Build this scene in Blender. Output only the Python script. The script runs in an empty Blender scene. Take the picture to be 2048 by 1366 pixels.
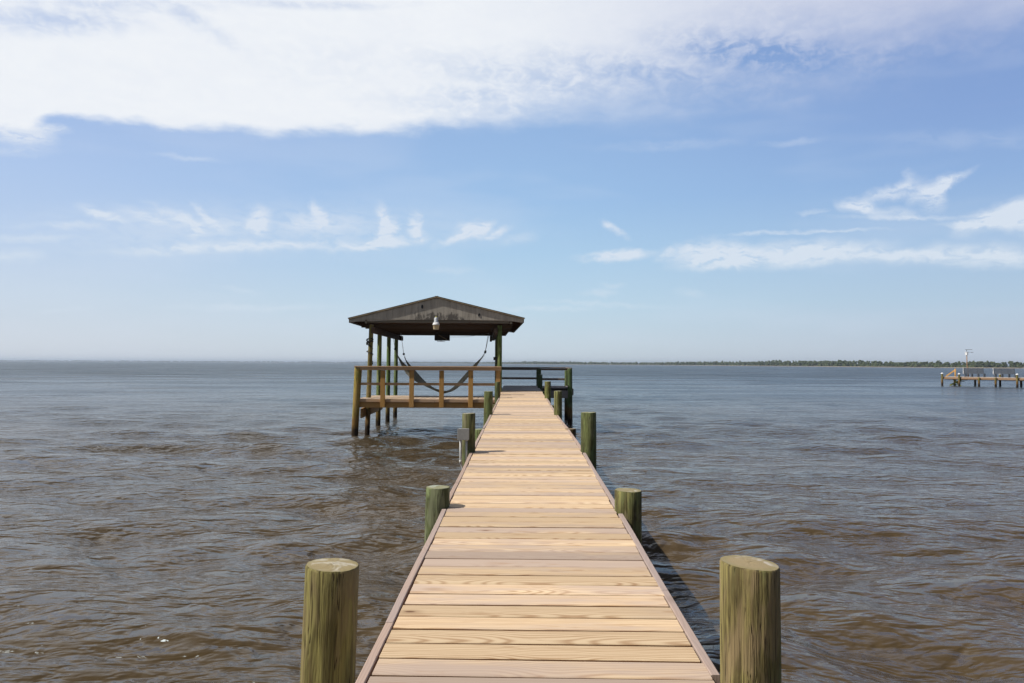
import bpy, math, random
import numpy as np
from math import sin, cos, radians, pi, sqrt, hypot, atan2
from mathutils import Matrix, Vector
random.seed(7)
rng = np.random.RandomState(11)
SC = bpy.context.scene
COL = SC.collection
CAM_H = 2.22

# ------------------------------------------------------------------ node helpers
class G:
    """tiny helper to write node graphs as expressions"""
    def __init__(s, nt):
        s.nt = nt
    def new(s, typ, **kw):
        n = s.nt.nodes.new(typ)
        for k, v in kw.items(): setattr(n, k, v)
        return n
    def put(s, sock, v):
        if v is None: return
        if hasattr(v, 'is_output'): s.nt.links.new(v, sock)
        else:
            if isinstance(v, (tuple, list)) and len(v) == 3 and sock.type == 'RGBA': v = (*v, 1)
            sock.default_value = v
    def m(s, op, a, b=None, c=None, clamp=False):
        n = s.new('ShaderNodeMath', operation=op, use_clamp=clamp)
        for i, v in enumerate((a, b, c)): s.put(n.inputs[i], v)
        return n.outputs[0]
    def vm(s, op, a, b=None, c=None):
        n = s.new('ShaderNodeVectorMath', operation=op)
        for i, v in enumerate((a, b)): s.put(n.inputs[i], v)
        if c is not None: s.put(n.inputs['Scale'], c)
        return n.outputs['Value'] if op in ('LENGTH', 'DOT_PRODUCT', 'DISTANCE') else n.outputs[0]
    def scale(s, a, f): return s.vm('SCALE', a, None, f)
    def noise(s, vec, scale=1.0, detail=2.0, rough=0.5, dist=0.0, out=0):
        n = s.new('ShaderNodeTexNoise')
        s.put(n.inputs['Vector'], vec); s.put(n.inputs['Scale'], scale)
        n.inputs['Detail'].default_value = detail; n.inputs['Roughness'].default_value = rough
        n.inputs['Distortion'].default_value = dist
        return n.outputs[out]
    def ss(s, v, a, b, lo=0.0, hi=1.0, interp='SMOOTHSTEP'):
        n = s.new('ShaderNodeMapRange', interpolation_type=interp)
        s.put(n.inputs['Value'], v)
        for k, x in zip(('From Min', 'From Max', 'To Min', 'To Max'), (a, b, lo, hi)): s.put(n.inputs[k], x)
        return n.outputs[0]
    def lin(s, v, a, b, lo=0.0, hi=1.0): return s.ss(v, a, b, lo, hi, 'LINEAR')
    def mix(s, f, a, b, mode='MIX'):
        n = s.new('ShaderNodeMix', data_type='RGBA', blend_type=mode)
        s.put(n.inputs[0], f); s.put(n.inputs[6], a); s.put(n.inputs[7], b)
        return n.outputs[2]
    def ramp(s, f, stops, interp='LINEAR'):
        n = s.new('ShaderNodeValToRGB'); r = n.color_ramp; r.interpolation = interp
        stops = sorted(stops, key=lambda q: q[0])
        r.elements[0].position = stops[0][0]; r.elements[-1].position = stops[-1][0]
        for p, c in stops[1:-1]: r.elements.new(p)
        for e, (p, c) in zip(r.elements, stops):
            e.color = (c, c, c, 1) if isinstance(c, (int, float)) else (*c, 1)
        s.put(n.inputs[0], f); return n.outputs[0]
    def sep(s, v):
        n = s.new('ShaderNodeSeparateXYZ'); s.put(n.inputs[0], v); return n.outputs
    def comb(s, x, y, z):
        n = s.new('ShaderNodeCombineXYZ')
        for i, v in enumerate((x, y, z)): s.put(n.inputs[i], v)
        return n.outputs[0]
    def attr(s, name, out):
        n = s.new('ShaderNodeAttribute', attribute_name=name); return n.outputs[out]
    def bump(s, h, strength, dist, normal=None):
        n = s.new('ShaderNodeBump'); s.put(n.inputs['Height'], h)
        n.inputs['Strength'].default_value = strength; n.inputs['Distance'].default_value = dist
        if normal is not None: s.put(n.inputs['Normal'], normal)
        return n.outputs[0]

def mat(name):
    m = bpy.data.materials.new(name); m.use_nodes = True
    g = G(m.node_tree); b = m.node_tree.nodes['Principled BSDF']
    return m, g, b

def plain(name, col, rough=0.6, metal=0.0, var=0.15, scale=8, spec=0.4):
    m, g, b = mat(name)
    tc = g.new('ShaderNodeTexCoord').outputs['Object']
    n = g.noise(tc, scale, 5, 0.6)
    f = g.lin(n, 0.3, 0.7, 1 - var, 1 + var)
    c = g.scale(tuple(col), f)
    g.put(b.inputs['Base Color'], c)
    b.inputs['Roughness'].default_value = rough; b.inputs['Metallic'].default_value = metal
    b.inputs['Specular IOR Level'].default_value = spec
    g.put(b.inputs['Normal'], g.bump(n, 0.2, 0.01))
    return m

def wood(name, light, dark, grey, greyamt=0.35, ring=70.0, contrast=0.5, rough=0.75, tonevar=0.25, knots=True, bumpk=0.25):
    """sawn lumber: growth rings of a log cut by the face of each board; 'grain' and 'tone' come from the mesh"""
    m, g, b = mat(name)
    gr = g.attr('grain', 'Vector'); tone = g.attr('tone', 'Fac')
    x, y, z = g.sep(gr)
    lowx = g.noise(g.comb(g.m('MULTIPLY', x, 0.9), g.m('MULTIPLY', tone, 37.0), 0.0), 1.0, 2, 0.5)
    wob = g.noise(g.vm('MULTIPLY', gr, (1.6, 14.0, 9.0)), 1.0, 3, 0.55)
    zz = g.m('ADD', g.m('MULTIPLY', g.m('SUBTRACT', lowx, 0.42), 0.30), g.m('MULTIPLY', tone, 0.05))
    yy = g.m('ADD', y, g.m('MULTIPLY', g.m('SUBTRACT', wob, 0.5), 0.03))
    r = g.m('SQRT', g.m('ADD', g.m('MULTIPLY', yy, yy), g.m('MULTIPLY', zz, zz)))
    ph = g.m('MULTIPLY', r, ring * 2 * pi)
    rg = g.m('MULTIPLY_ADD', g.m('SINE', ph), 0.5, 0.5)
    rg = g.m('POWER', rg, 2.0)
    fine = g.noise(g.vm('MULTIPLY', gr, (6.0, 260.0, 160.0)), 1.0, 3, 0.6)
    streak = g.noise(g.vm('MULTIPLY', gr, (0.9, 34.0, 20.0)), 1.0, 3, 0.6)
    f = g.m('ADD', g.m('MULTIPLY', rg, contrast), g.m('MULTIPLY', g.m('SUBTRACT', streak, 0.5), 0.9))
    f = g.m('ADD', f, g.m('MULTIPLY', g.m('SUBTRACT', fine, 0.5), 0.5), clamp=True)
    c = g.mix(f, light, dark)
    t2 = g.m('FRACT', g.m('MULTIPLY', tone, 7.31))
    blot = g.noise(g.vm('MULTIPLY', gr, (1.3, 7.0, 3.0)), 1.0, 4, 0.6)
    ga = g.m('MULTIPLY', g.ss(g.m('ADD', blot, g.m('MULTIPLY', g.m('SUBTRACT', t2, 0.5), 0.5)), 0.35, 0.75), greyamt)
    c = g.mix(ga, c, grey)
    if knots:
        vo = g.new('ShaderNodeTexVoronoi'); vo.inputs['Scale'].default_value = 1.0
        g.put(vo.inputs['Vector'], g.vm('MULTIPLY', gr, (2.2, 5.5, 0.0)))
        vo.inputs['Randomness'].default_value = 1.0
        dk = g.m('ADD', vo.outputs['Distance'], g.m('MULTIPLY', g.m('SUBTRACT', wob, 0.5), 0.06))
        pick = g.m('GREATER_THAN', g.sep(vo.outputs['Color'])[0], 0.5)
        kn = g.m('MULTIPLY', g.ss(dk, 0.035, 0.085, 1.0, 0.0), pick)
        halo = g.m('MULTIPLY', g.ss(dk, 0.05, 0.22, 0.45, 0.0), pick)
        c = g.mix(halo, c, tuple(v * 0.72 for v in dark))
        c = g.mix(g.m('MULTIPLY', kn, 0.85), c, (0.13, 0.055, 0.022))
    stn = g.noise(g.vm('MULTIPLY', gr, (2.2, 16.0, 5.0)), 1.0, 4, 0.7)
    c = g.mix(g.ss(stn, 0.58, 0.72, 0, 0.5), c, dark)
    bright = g.lin(g.m('FRACT', g.m('MULTIPLY', tone, 3.77)), 0, 1, 1 - tonevar, 1 + tonevar)
    c = g.scale(c, bright)
    g.put(b.inputs['Base Color'], c)
    b.inputs['Roughness'].default_value = rough
    b.inputs['Specular IOR Level'].default_value = 0.25
    g.put(b.inputs['Normal'], g.bump(g.m('ADD', g.m('MULTIPLY', fine, 0.6), g.m('MULTIPLY', rg, -0.4)), bumpk, 0.004))
    return m

# ------------------------------------------------------------------ mesh builder
class MB:
    def __init__(s):
        s.v = []; s.f = []; s.mi = []; s.gr = []; s.tone = []; s.sm = []
    def add(s, verts, faces, mi=0, grain=None, tone=None, smooth=False):
        k = len(s.v); tone = random.random() if tone is None else tone
        s.v += [tuple(p) for p in verts]
        s.gr += [tuple(p) for p in (grain if grain is not None else verts)]
        s.tone += [tone] * len(verts)
        for f in faces:
            s.f.append(tuple(i + k for i in f)); s.mi.append(mi); s.sm.append(smooth)
    def box(s, a, b, mi=0, tone=None, M=None, ch=0.004, jit=0.0):
        """box with chamfered edges; the grain runs along its longest side"""
        a = Vector(a); b = Vector(b)
        c = (a + b) / 2; h = (b - a) / 2
        h = Vector([max(abs(x), 1e-4) for x in h])
        ch = min(ch, min(h) * 0.45)
        vs = []; idx = {}
        for sx in (-1, 1):
            for sy in (-1, 1):
                for sz in (-1, 1):
                    for ax in range(3):
                        p = Vector((sx * h.x, sy * h.y, sz * h.z))
                        for k in range(3):
                            if k != ax: p[k] -= (sx, sy, sz)[k] * ch
                        idx[(sx, sy, sz, ax)] = len(vs); vs.append(p)
        fs = []
        S = (-1, 1)
        for ax in range(3):
            o = [k for k in range(3) if k != ax]
            for sg in S:
                q = []
                for (u, w) in ((-1, -1), (1, -1), (1, 1), (-1, 1)):
                    t = [0, 0, 0]; t[ax] = sg; t[o[0]] = u; t[o[1]] = w
                    q.append(idx[(*t, ax)])
                fs.append(q)
        for ax in range(3):
            o = [k for k in range(3) if k != ax]
            for u in S:
                for w in S:
                    q = []
                    for (sg, fa) in ((-1, o[0]), (1, o[0]), (1, o[1]), (-1, o[1])):
                        t = [0, 0, 0]; t[ax] = sg; t[o[0]] = u; t[o[1]] = w
                        q.append(idx[(*t, fa)])
                    fs.append(q)
        for sx in S:
            for sy in S:
                for sz in S: fs.append([idx[(sx, sy, sz, k)] for k in range(3)])
        L = sorted(range(3), key=lambda k: -h[k])
        off = (random.uniform(-50, 50), random.uniform(-0.06, 0.06), random.uniform(0, 9))
        gr = [(p[L[0]] + off[0], p[L[1]] + off[1], p[L[2]] + off[2]) for p in vs]
        out = []
        for p in vs:
            q = p + c
            if M is not None: q = M @ q
            out.append(q)
        # orient outward
        ff = []
        for f in fs:
            n = (vs[f[1]] - vs[f[0]]).cross(vs[f[2]] - vs[f[0]])
            cc = sum((vs[i] for i in f), Vector()) / len(f)
            ff.append(f if n.dot(cc) > 0 else f[::-1])
        s.add(out, ff, mi, gr, tone)
    def beam(s, p, q, w, h, mi=0, tone=None, up=(0, 0, 1), ch=0.003):
        """rectangular bar from p to q"""
        p = Vector(p); q = Vector(q); d = (q - p); L = d.length; d.normalize()
        u = Vector(up); sd = d.cross(u)
        if sd.length < 1e-3: sd = d.cross(Vector((1, 0, 0)))
        sd.normalize(); u2 = sd.cross(d)
        M = Matrix(((d.x, sd.x, u2.x, p.x), (d.y, sd.y, u2.y, p.y), (d.z, sd.z, u2.z, p.z), (0, 0, 0, 1)))
        s.box((0, -w / 2, -h / 2), (L, w / 2, h / 2), mi, tone, M, ch)
    def tube(s, pts, rad, n=10, mi=0, tone=None, cap=True, smooth=True):
        pts = [Vector(p) for p in pts]; rad = rad if isinstance(rad, (list, tuple)) else [rad] * len(pts)
        vs = []; gr = []; L = 0; prev = None
        for i, p in enumerate(pts):
            d = (pts[min(i + 1, len(pts) - 1)] - pts[max(i - 1, 0)]).normalized()
            if prev is None:
                a = d.cross(Vector((0, 0, 1)))
                if a.length < 1e-2: a = d.cross(Vector((1, 0, 0)))
            else: a = prev - d * prev.dot(d)
            a.normalize(); prev = a; b = d.cross(a)
            if i: L += (p - pts[i - 1]).length
            for k in range(n):
                t = 2 * pi * k / n
                vs.append(p + a * cos(t) * rad[i] + b * sin(t) * rad[i]); gr.append((L, rad[i] * cos(t), rad[i] * sin(t)))
        fs = []
        for i in range(len(pts) - 1):
            for k in range(n):
                k2 = (k + 1) % n
                fs.append((i * n + k, i * n + k2, (i + 1) * n + k2, (i + 1) * n + k))
        s.add(vs, fs, mi, gr, tone, smooth)
        if cap:
            k0 = len(s.v) - len(vs)
            s.f.append(tuple(k0 + k for k in range(n))[::-1]); s.mi.append(mi); s.sm.append(False)
            s.f.append(tuple(k0 + (len(pts) - 1) * n + k for k in range(n))); s.mi.append(mi); s.sm.append(False)
    def lathe(s, prof, c=(0, 0, 0), n=24, mi=0):
        c = Vector(c); vs = []
        for (r, z) in prof:
            for k in range(n):
                t = 2 * pi * k / n; vs.append(c + Vector((r * cos(t), r * sin(t), z)))
        fs = []
        for i in range(len(prof) - 1):
            for k in range(n):
                k2 = (k + 1) % n; fs.append((i * n + k, i * n + k2, (i + 1) * n + k2, (i + 1) * n + k))
        s.add(vs, fs, mi, smooth=True)
        k0 = len(s.v) - len(vs)
        if prof[0][0] > 1e-4: s.f.append(tuple(k0 + k for k in range(n))[::-1]); s.mi.append(mi); s.sm.append(False)
        if prof[-1][0] > 1e-4: s.f.append(tuple(k0 + (len(prof) - 1) * n + k for k in range(n))); s.mi.append(mi); s.sm.append(False)
    def prism(s, poly, y0, y1, mi=0, tone=None):
        """polygon in the xz plane given thickness along y"""
        n = len(poly)
        ar = sum(poly[i][0] * poly[(i + 1) % n][1] - poly[(i + 1) % n][0] * poly[i][1] for i in range(n))
        if ar < 0: poly = poly[::-1]
        vs = [(x, y0, z) for x, z in poly] + [(x, y1, z) for x, z in poly]
        fs = [tuple(range(n)), tuple(range(n, 2 * n))[::-1]]
        for i in range(n):
            j = (i + 1) % n; fs.append((i, i + n, j + n, j))
        s.add(vs, fs, mi, [(z, x, y) for x, y, z in vs], tone)
    def build(s, name, mats, parent=None):
        me = bpy.data.meshes.new(name)
        me.from_pydata(s.v, [], s.f)
        for m in (mats if isinstance(mats, (list, tuple)) else [mats]): me.materials.append(m)
        me.polygons.foreach_set('material_index', s.mi)
        me.polygons.foreach_set('use_smooth', s.sm)
        a = me.attributes.new('grain', 'FLOAT_VECTOR', 'POINT'); a.data.foreach_set('vector', np.array(s.gr, dtype=np.float32).ravel())
        a = me.attributes.new('tone', 'FLOAT', 'POINT'); a.data.foreach_set('value', np.array(s.tone, dtype=np.float32))
        me.update()
        o = bpy.data.objects.new(name, me); COL.objects.link(o)
        if parent is not None: o.parent = parent
        return o

def tag(o, label=None, cat=None, group=None, kind=None):
    if label: o['label'] = label
    if cat: o['category'] = cat
    if group: o['group'] = group
    if kind: o['kind'] = kind
    return o
def empty(name, loc, label, cat, group=None, rz=0.0):
    o = bpy.data.objects.new(name, None); COL.objects.link(o)
    o.location = loc; o.rotation_euler = (0, 0, rz); o.empty_display_size = 0.2
    return tag(o, label, cat, group)
def copy_tree(o, parent=None):
    c = o.copy(); COL.objects.link(c)
    if parent is not None: c.parent = parent
    for ch in o.children: copy_tree(ch, c)
    return c

# ------------------------------------------------------------------ materials
M = {}
M['deck'] = wood('new_deck_boards', (0.68, 0.52, 0.335), (0.34, 0.185, 0.085), (0.42, 0.33, 0.28), 0.8, ring=68, contrast=0.66, tonevar=0.19)
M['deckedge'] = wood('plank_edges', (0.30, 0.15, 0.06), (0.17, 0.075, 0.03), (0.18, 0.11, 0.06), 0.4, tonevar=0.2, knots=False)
M['trim'] = wood('weathered_edge_board', (0.42, 0.31, 0.25), (0.29, 0.20, 0.155), (0.34, 0.28, 0.26), 0.7, ring=90, contrast=0.4, tonevar=0.07, knots=True)
M['old'] = wood('old_grey_boards', (0.30, 0.27, 0.25), (0.17, 0.15, 0.14), (0.24, 0.23, 0.24), 0.7, ring=80, contrast=0.4, tonevar=0.18)
M['rail'] = wood('orange_brown_lumber', (0.50, 0.28, 0.085), (0.32, 0.155, 0.04), (0.38, 0.24, 0.11), 0.3, ring=70, contrast=0.45, tonevar=0.12)
M['railtop'] = wood('pinkish_lumber', (0.52, 0.33, 0.18), (0.36, 0.205, 0.10), (0.36, 0.28, 0.22), 0.45, ring=70, contrast=0.4, tonevar=0.08)
M['sidedeck'] = wood('side_deck_boards', (0.50, 0.38, 0.26), (0.36, 0.24, 0.14), (0.40, 0.33, 0.28), 0.5, ring=70, contrast=0.4, tonevar=0.12)
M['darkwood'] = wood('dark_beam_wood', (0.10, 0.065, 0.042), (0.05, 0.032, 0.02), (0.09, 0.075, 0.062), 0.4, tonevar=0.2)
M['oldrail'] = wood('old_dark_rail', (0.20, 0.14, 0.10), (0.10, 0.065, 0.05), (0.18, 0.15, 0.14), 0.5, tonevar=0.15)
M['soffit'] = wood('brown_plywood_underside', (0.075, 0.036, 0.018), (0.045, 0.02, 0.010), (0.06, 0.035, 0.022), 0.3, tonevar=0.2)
M['fascia'] = wood('weathered_fascia', (0.20, 0.175, 0.13), (0.11, 0.09, 0.065), (0.17, 0.16, 0.14), 0.5, tonevar=0.15)
M['metal'] = plain('galvanised', (0.42, 0.43, 0.44), 0.45, 0.6, 0.12, 20)
M['roofmetal'] = plain('aged_roof_metal', (0.34, 0.27, 0.17), 0.6, 0.2, 0.3, 3)
M['greybox'] = plain('grey_box_paint', (0.27, 0.275, 0.27), 0.5, 0.0, 0.08, 30)
M['pipe'] = plain('grey_pvc_pipe', (0.48, 0.49, 0.48), 0.5, 0.0, 0.12, 14)
M['white'] = plain('white_paint', (0.78, 0.79, 0.80), 0.35, 0.0, 0.05, 20)
M['bluewhite'] = plain('lamp_housing_paint', (0.62, 0.66, 0.70), 0.35, 0.1, 0.08, 20)
M['lens'] = plain('aged_lamp_refractor', (0.62, 0.52, 0.33), 0.3, 0.0, 0.15, 40)
M['knob'] = plain('yellowed_plastic', (0.50, 0.47, 0.14), 0.5)
M['black'] = plain('black_rubber', (0.022, 0.022, 0.025), 0.6)
M['rope'] = plain('weathered_rope', (0.42, 0.42, 0.38), 0.9)
M['cloth'] = plain('hammock_cloth', (0.44, 0.39, 0.28), 0.95, 0, 0.25, 10)
M['benchgrey'] = plain('grey_bench_slats', (0.075, 0.09, 0.115), 0.7)
M['algae'] = plain('yellow_green_algae_wood', (0.20, 0.22, 0.05), 0.8, 0, 0.5, 5)
M['palewood'] = plain('pale_dock_boards', (0.52, 0.47, 0.42), 0.8)
M['brownwood'] = plain('brown_dock_rim', (0.30, 0.19, 0.115), 0.8)

def pile_material():
    m, g, b = mat('treated_timber_pile')
    tc = g.new('ShaderNodeTexCoord').outputs['Object']
    oi = g.new('ShaderNodeObjectInfo'); rnd = oi.outputs['Random']; tint = oi.outputs['Color']
    geo = g.new('ShaderNodeNewGeometry'); wz = g.sep(geo.outputs['Position'])[2]
    off = g.scale((17.0, 31.0, 9.0), rnd)
    v = g.vm('ADD', tc, off)
    st = g.noise(g.vm('MULTIPLY', v, (26, 26, 1.6)), 1, 4, 0.6, 0.6)
    st2 = g.noise(g.vm('MULTIPLY', v, (90, 90, 3.5)), 1, 3, 0.6)
    st3 = g.noise(g.vm('MULTIPLY', v, (9, 9, 2.4)), 1, 4, 0.6, 1.2)
    c = g.mix(g.ss(st, 0.34, 0.60), (0.275, 0.245, 0.098), (0.095, 0.080, 0.032))
    c = g.mix(g.ss(st2, 0.45, 0.68, 0, 0.75), c, (0.07, 0.055, 0.025))
    c = g.mix(g.ss(st3, 0.5, 0.72, 0, 0.7), c, (0.29, 0.26, 0.11))
    c = g.mix(g.ss(st3, 0.47, 0.34, 0, 0.65), c, (0.085, 0.055, 0.026))
    ck = g.noise(g.vm('MULTIPLY', v, (34, 34, 0.9)), 1, 3, 0.6, 0.3)
    crack = g.m('MULTIPLY', g.ss(g.m('ABSOLUTE', g.m('SUBTRACT', ck, 0.5)), 0.004, 0.014, 1, 0), g.ss(st3, 0.45, 0.55))
    gp = g.noise(g.vm('MULTIPLY', v, (6, 6, 1.8)), 1, 3, 0.6, 0.8)
    c = g.mix(g.ss(gp, 0.50, 0.62, 0, 0.7), c, (0.25, 0.195, 0.115))
    c = g.mix(g.ss(gp, 0.46, 0.34, 0, 0.5), c, (0.15, 0.17, 0.075))
    c = g.mix(g.m('MULTIPLY', crack, 0.9), c, (0.03, 0.018, 0.008))
    # knots
    vo = g.new('ShaderNodeTexVoronoi'); g.put(vo.inputs['Vector'], g.vm('MULTIPLY', v, (7, 7, 3.2))); vo.inputs['Scale'].default_value = 1
    pick = g.m('GREATER_THAN', g.sep(vo.outputs['Color'])[0], 0.6)
    kn = g.m('MULTIPLY', g.ss(g.m('ADD', vo.outputs['Distance'], g.m('MULTIPLY', g.m('SUBTRACT', st3, 0.5), 0.2)), 0.08, 0.22, 0.75, 0), pick)
    c = g.mix(kn, c, (0.075, 0.05, 0.022))
    c = g.mix(1.0, c, tint, 'MULTIPLY')
    wet = g.ss(g.m('ADD', wz, g.m('MULTIPLY', g.m('SUBTRACT', st3, 0.5), 0.35)), 0.16, 0.42, 1, 0)
    rust = g.ss(g.m('ADD', wz, g.m('MULTIPLY', g.m('SUBTRACT', st3, 0.5), 0.5)), 0.45, 0.75, 0.75, 0)
    c = g.mix(rust, c, (0.17, 0.080, 0.020))
    c = g.mix(g.m('MULTIPLY', wet, 0.93), c, (0.016, 0.009, 0.005))
    g.put(b.inputs['Base Color'], c)
    b.inputs['Roughness'].default_value = 0.8; b.inputs['Specular IOR Level'].default_value = 0.25
    h = g.m('ADD', g.m('SUBTRACT', g.m('MULTIPLY', st2, 0.5), crack), g.m('SUBTRACT', st, g.m('MULTIPLY', kn, 0.5)))
    g.put(b.inputs['Normal'], g.bump(h, 0.7, 0.014))
    # sawn end
    m2, g, b = mat('sawn_pile_end')
    tc = g.new('ShaderNodeTexCoord').outputs['Object']
    oi = g.new('ShaderNodeObjectInfo'); tint = oi.outputs['Color']; rnd = oi.outputs['Random']
    v = g.vm('ADD', tc, g.scale((17.0, 31.0, 9.0), rnd))
    nz = g.noise(v, 14, 3, 0.6)
    fl = g.vm('MULTIPLY', tc, (1, 1, 0))
    r = g.m('ADD', g.vm('LENGTH', fl), g.m('MULTIPLY', nz, 0.012))
    rings = g.m('MULTIPLY_ADD', g.m('SINE', g.m('MULTIPLY', r, 900.0)), 0.5, 0.5)
    c = g.mix(g.m('MULTIPLY', rings, 0.45), (0.31, 0.25, 0.14), (0.15, 0.105, 0.055))
    pale = g.ss(g.noise(v, 9, 3, 0.6, 1.0), 0.5, 0.62)
    c = g.mix(g.m('MULTIPLY', pale, 0.75), c, (0.47, 0.44, 0.40))
    c = g.mix(g.ss(r, 0.078, 0.1, 0, 0.6), c, (0.22, 0.19, 0.085))
    crack = g.noise(g.vm('MULTIPLY', v, (60, 9, 1)), 1, 2, 0.5)
    c = g.mix(g.ss(crack, 0.30, 0.22, 0, 0.8), c, (0.08, 0.05, 0.03))
    c = g.mix(0.65, c, g.mix(1.0, c, tint, 'MULTIPLY'))
    g.put(b.inputs['Base Color'], c); b.inputs['Roughness'].default_value = 0.85
    g.put(b.inputs['Normal'], g.bump(rings, 0.2, 0.002))
    return m, m2
M['pile'], M['pileend'] = pile_material()

def gable_material():
    m, g, b = mat('stained_grooved_siding')
    tc = g.new('ShaderNodeTexCoord').outputs['Object']
    x, y, z = g.sep(tc)
    v1 = g.noise(g.vm('MULTIPLY', tc, (9, 1, 1.3)), 1, 4, 0.6)
    v2 = g.noise(g.vm('MULTIPLY', tc, (60, 1, 3)), 1, 3, 0.6)
    c = g.mix(g.ss(v1, 0.3, 0.7), (0.50, 0.465, 0.40), (0.37, 0.34, 0.29))
    c = g.mix(g.ss(v2, 0.4, 0.8, 0, 0.35), c, (0.20, 0.18, 0.15))
    # mildew patches low and near the middle of the panel
    p = g.noise(g.vm('MULTIPLY', tc, (5.5, 1, 3.2)), 1, 5, 0.7, 0.5)
    low = g.ss(z, 3.62, 3.95, 1, 0)
    mid = g.ss(g.m('ABSOLUTE', g.m('SUBTRACT', x, 2.25)), 0.4, 1.35, 1, 0)
    w = g.m('MULTIPLY', g.m('MULTIPLY', low, mid), 0.30)
    st = g.ss(g.m('ADD', p, w), 0.66, 0.78)
    c = g.mix(g.m('MULTIPLY', st, 0.8), c, (0.07, 0.065, 0.06))
    g.put(b.inputs['Base Color'], c); b.inputs['Roughness'].default_value = 0.85
    b.inputs['Specular IOR Level'].default_value = 0.2
    g.put(b.inputs['Normal'], g.bump(v2, 0.2, 0.01))
    return m
M['gable'] = gable_material()

# ------------------------------------------------------------------ camera
def ray0(px, py, F=1470.0, roll=0.0049):
    pitch = 0.0295948; yaw = -(-0.01365)
    a = (px - 1024) / F; b = -(py - 683) / F
    a2 = a * cos(roll) - b * sin(roll); b2 = a * sin(roll) + b * cos(roll)
    f = cos(pitch) - b2 * sin(pitch); u = sin(pitch) + b2 * cos(pitch)
    c, s = cos(yaw), sin(yaw)
    return Vector((a2 * c - f * s, a2 * s + f * c, u))
Fv = ray0(1024, 683); Rv = ray0(1024 + 1470, 683) - Fv; Uv = ray0(1024, 683 - 1470) - Fv
cd = bpy.data.cameras.new('camera'); co = bpy.data.objects.new('camera', cd); COL.objects.link(co)
cd.sensor_width = 36; cd.lens = 36 * 1470 / 2048; cd.clip_start = 0.05; cd.clip_end = 40000
co.matrix_world = Matrix(((Rv.x, Uv.x, -Fv.x, 0), (Rv.y, Uv.y, -Fv.y, 0), (Rv.z, Uv.z, -Fv.z, CAM_H), (0, 0, 0, 1)))
SC.camera = co

# ------------------------------------------------------------------ sun
SAZ, SEL = radians(-104), radians(50)
sd = bpy.data.lights.new('sun', 'SUN'); so = bpy.data.objects.new('sun', sd); COL.objects.link(so)
sd.energy = 4.9; sd.angle = radians(0.53); sd.color = (1.0, 0.94, 0.86)
sv = Vector((sin(SAZ) * cos(SEL), cos(SAZ) * cos(SEL), sin(SEL)))
so.rotation_euler = sv.to_track_quat('Z', 'Y').to_euler()

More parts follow.
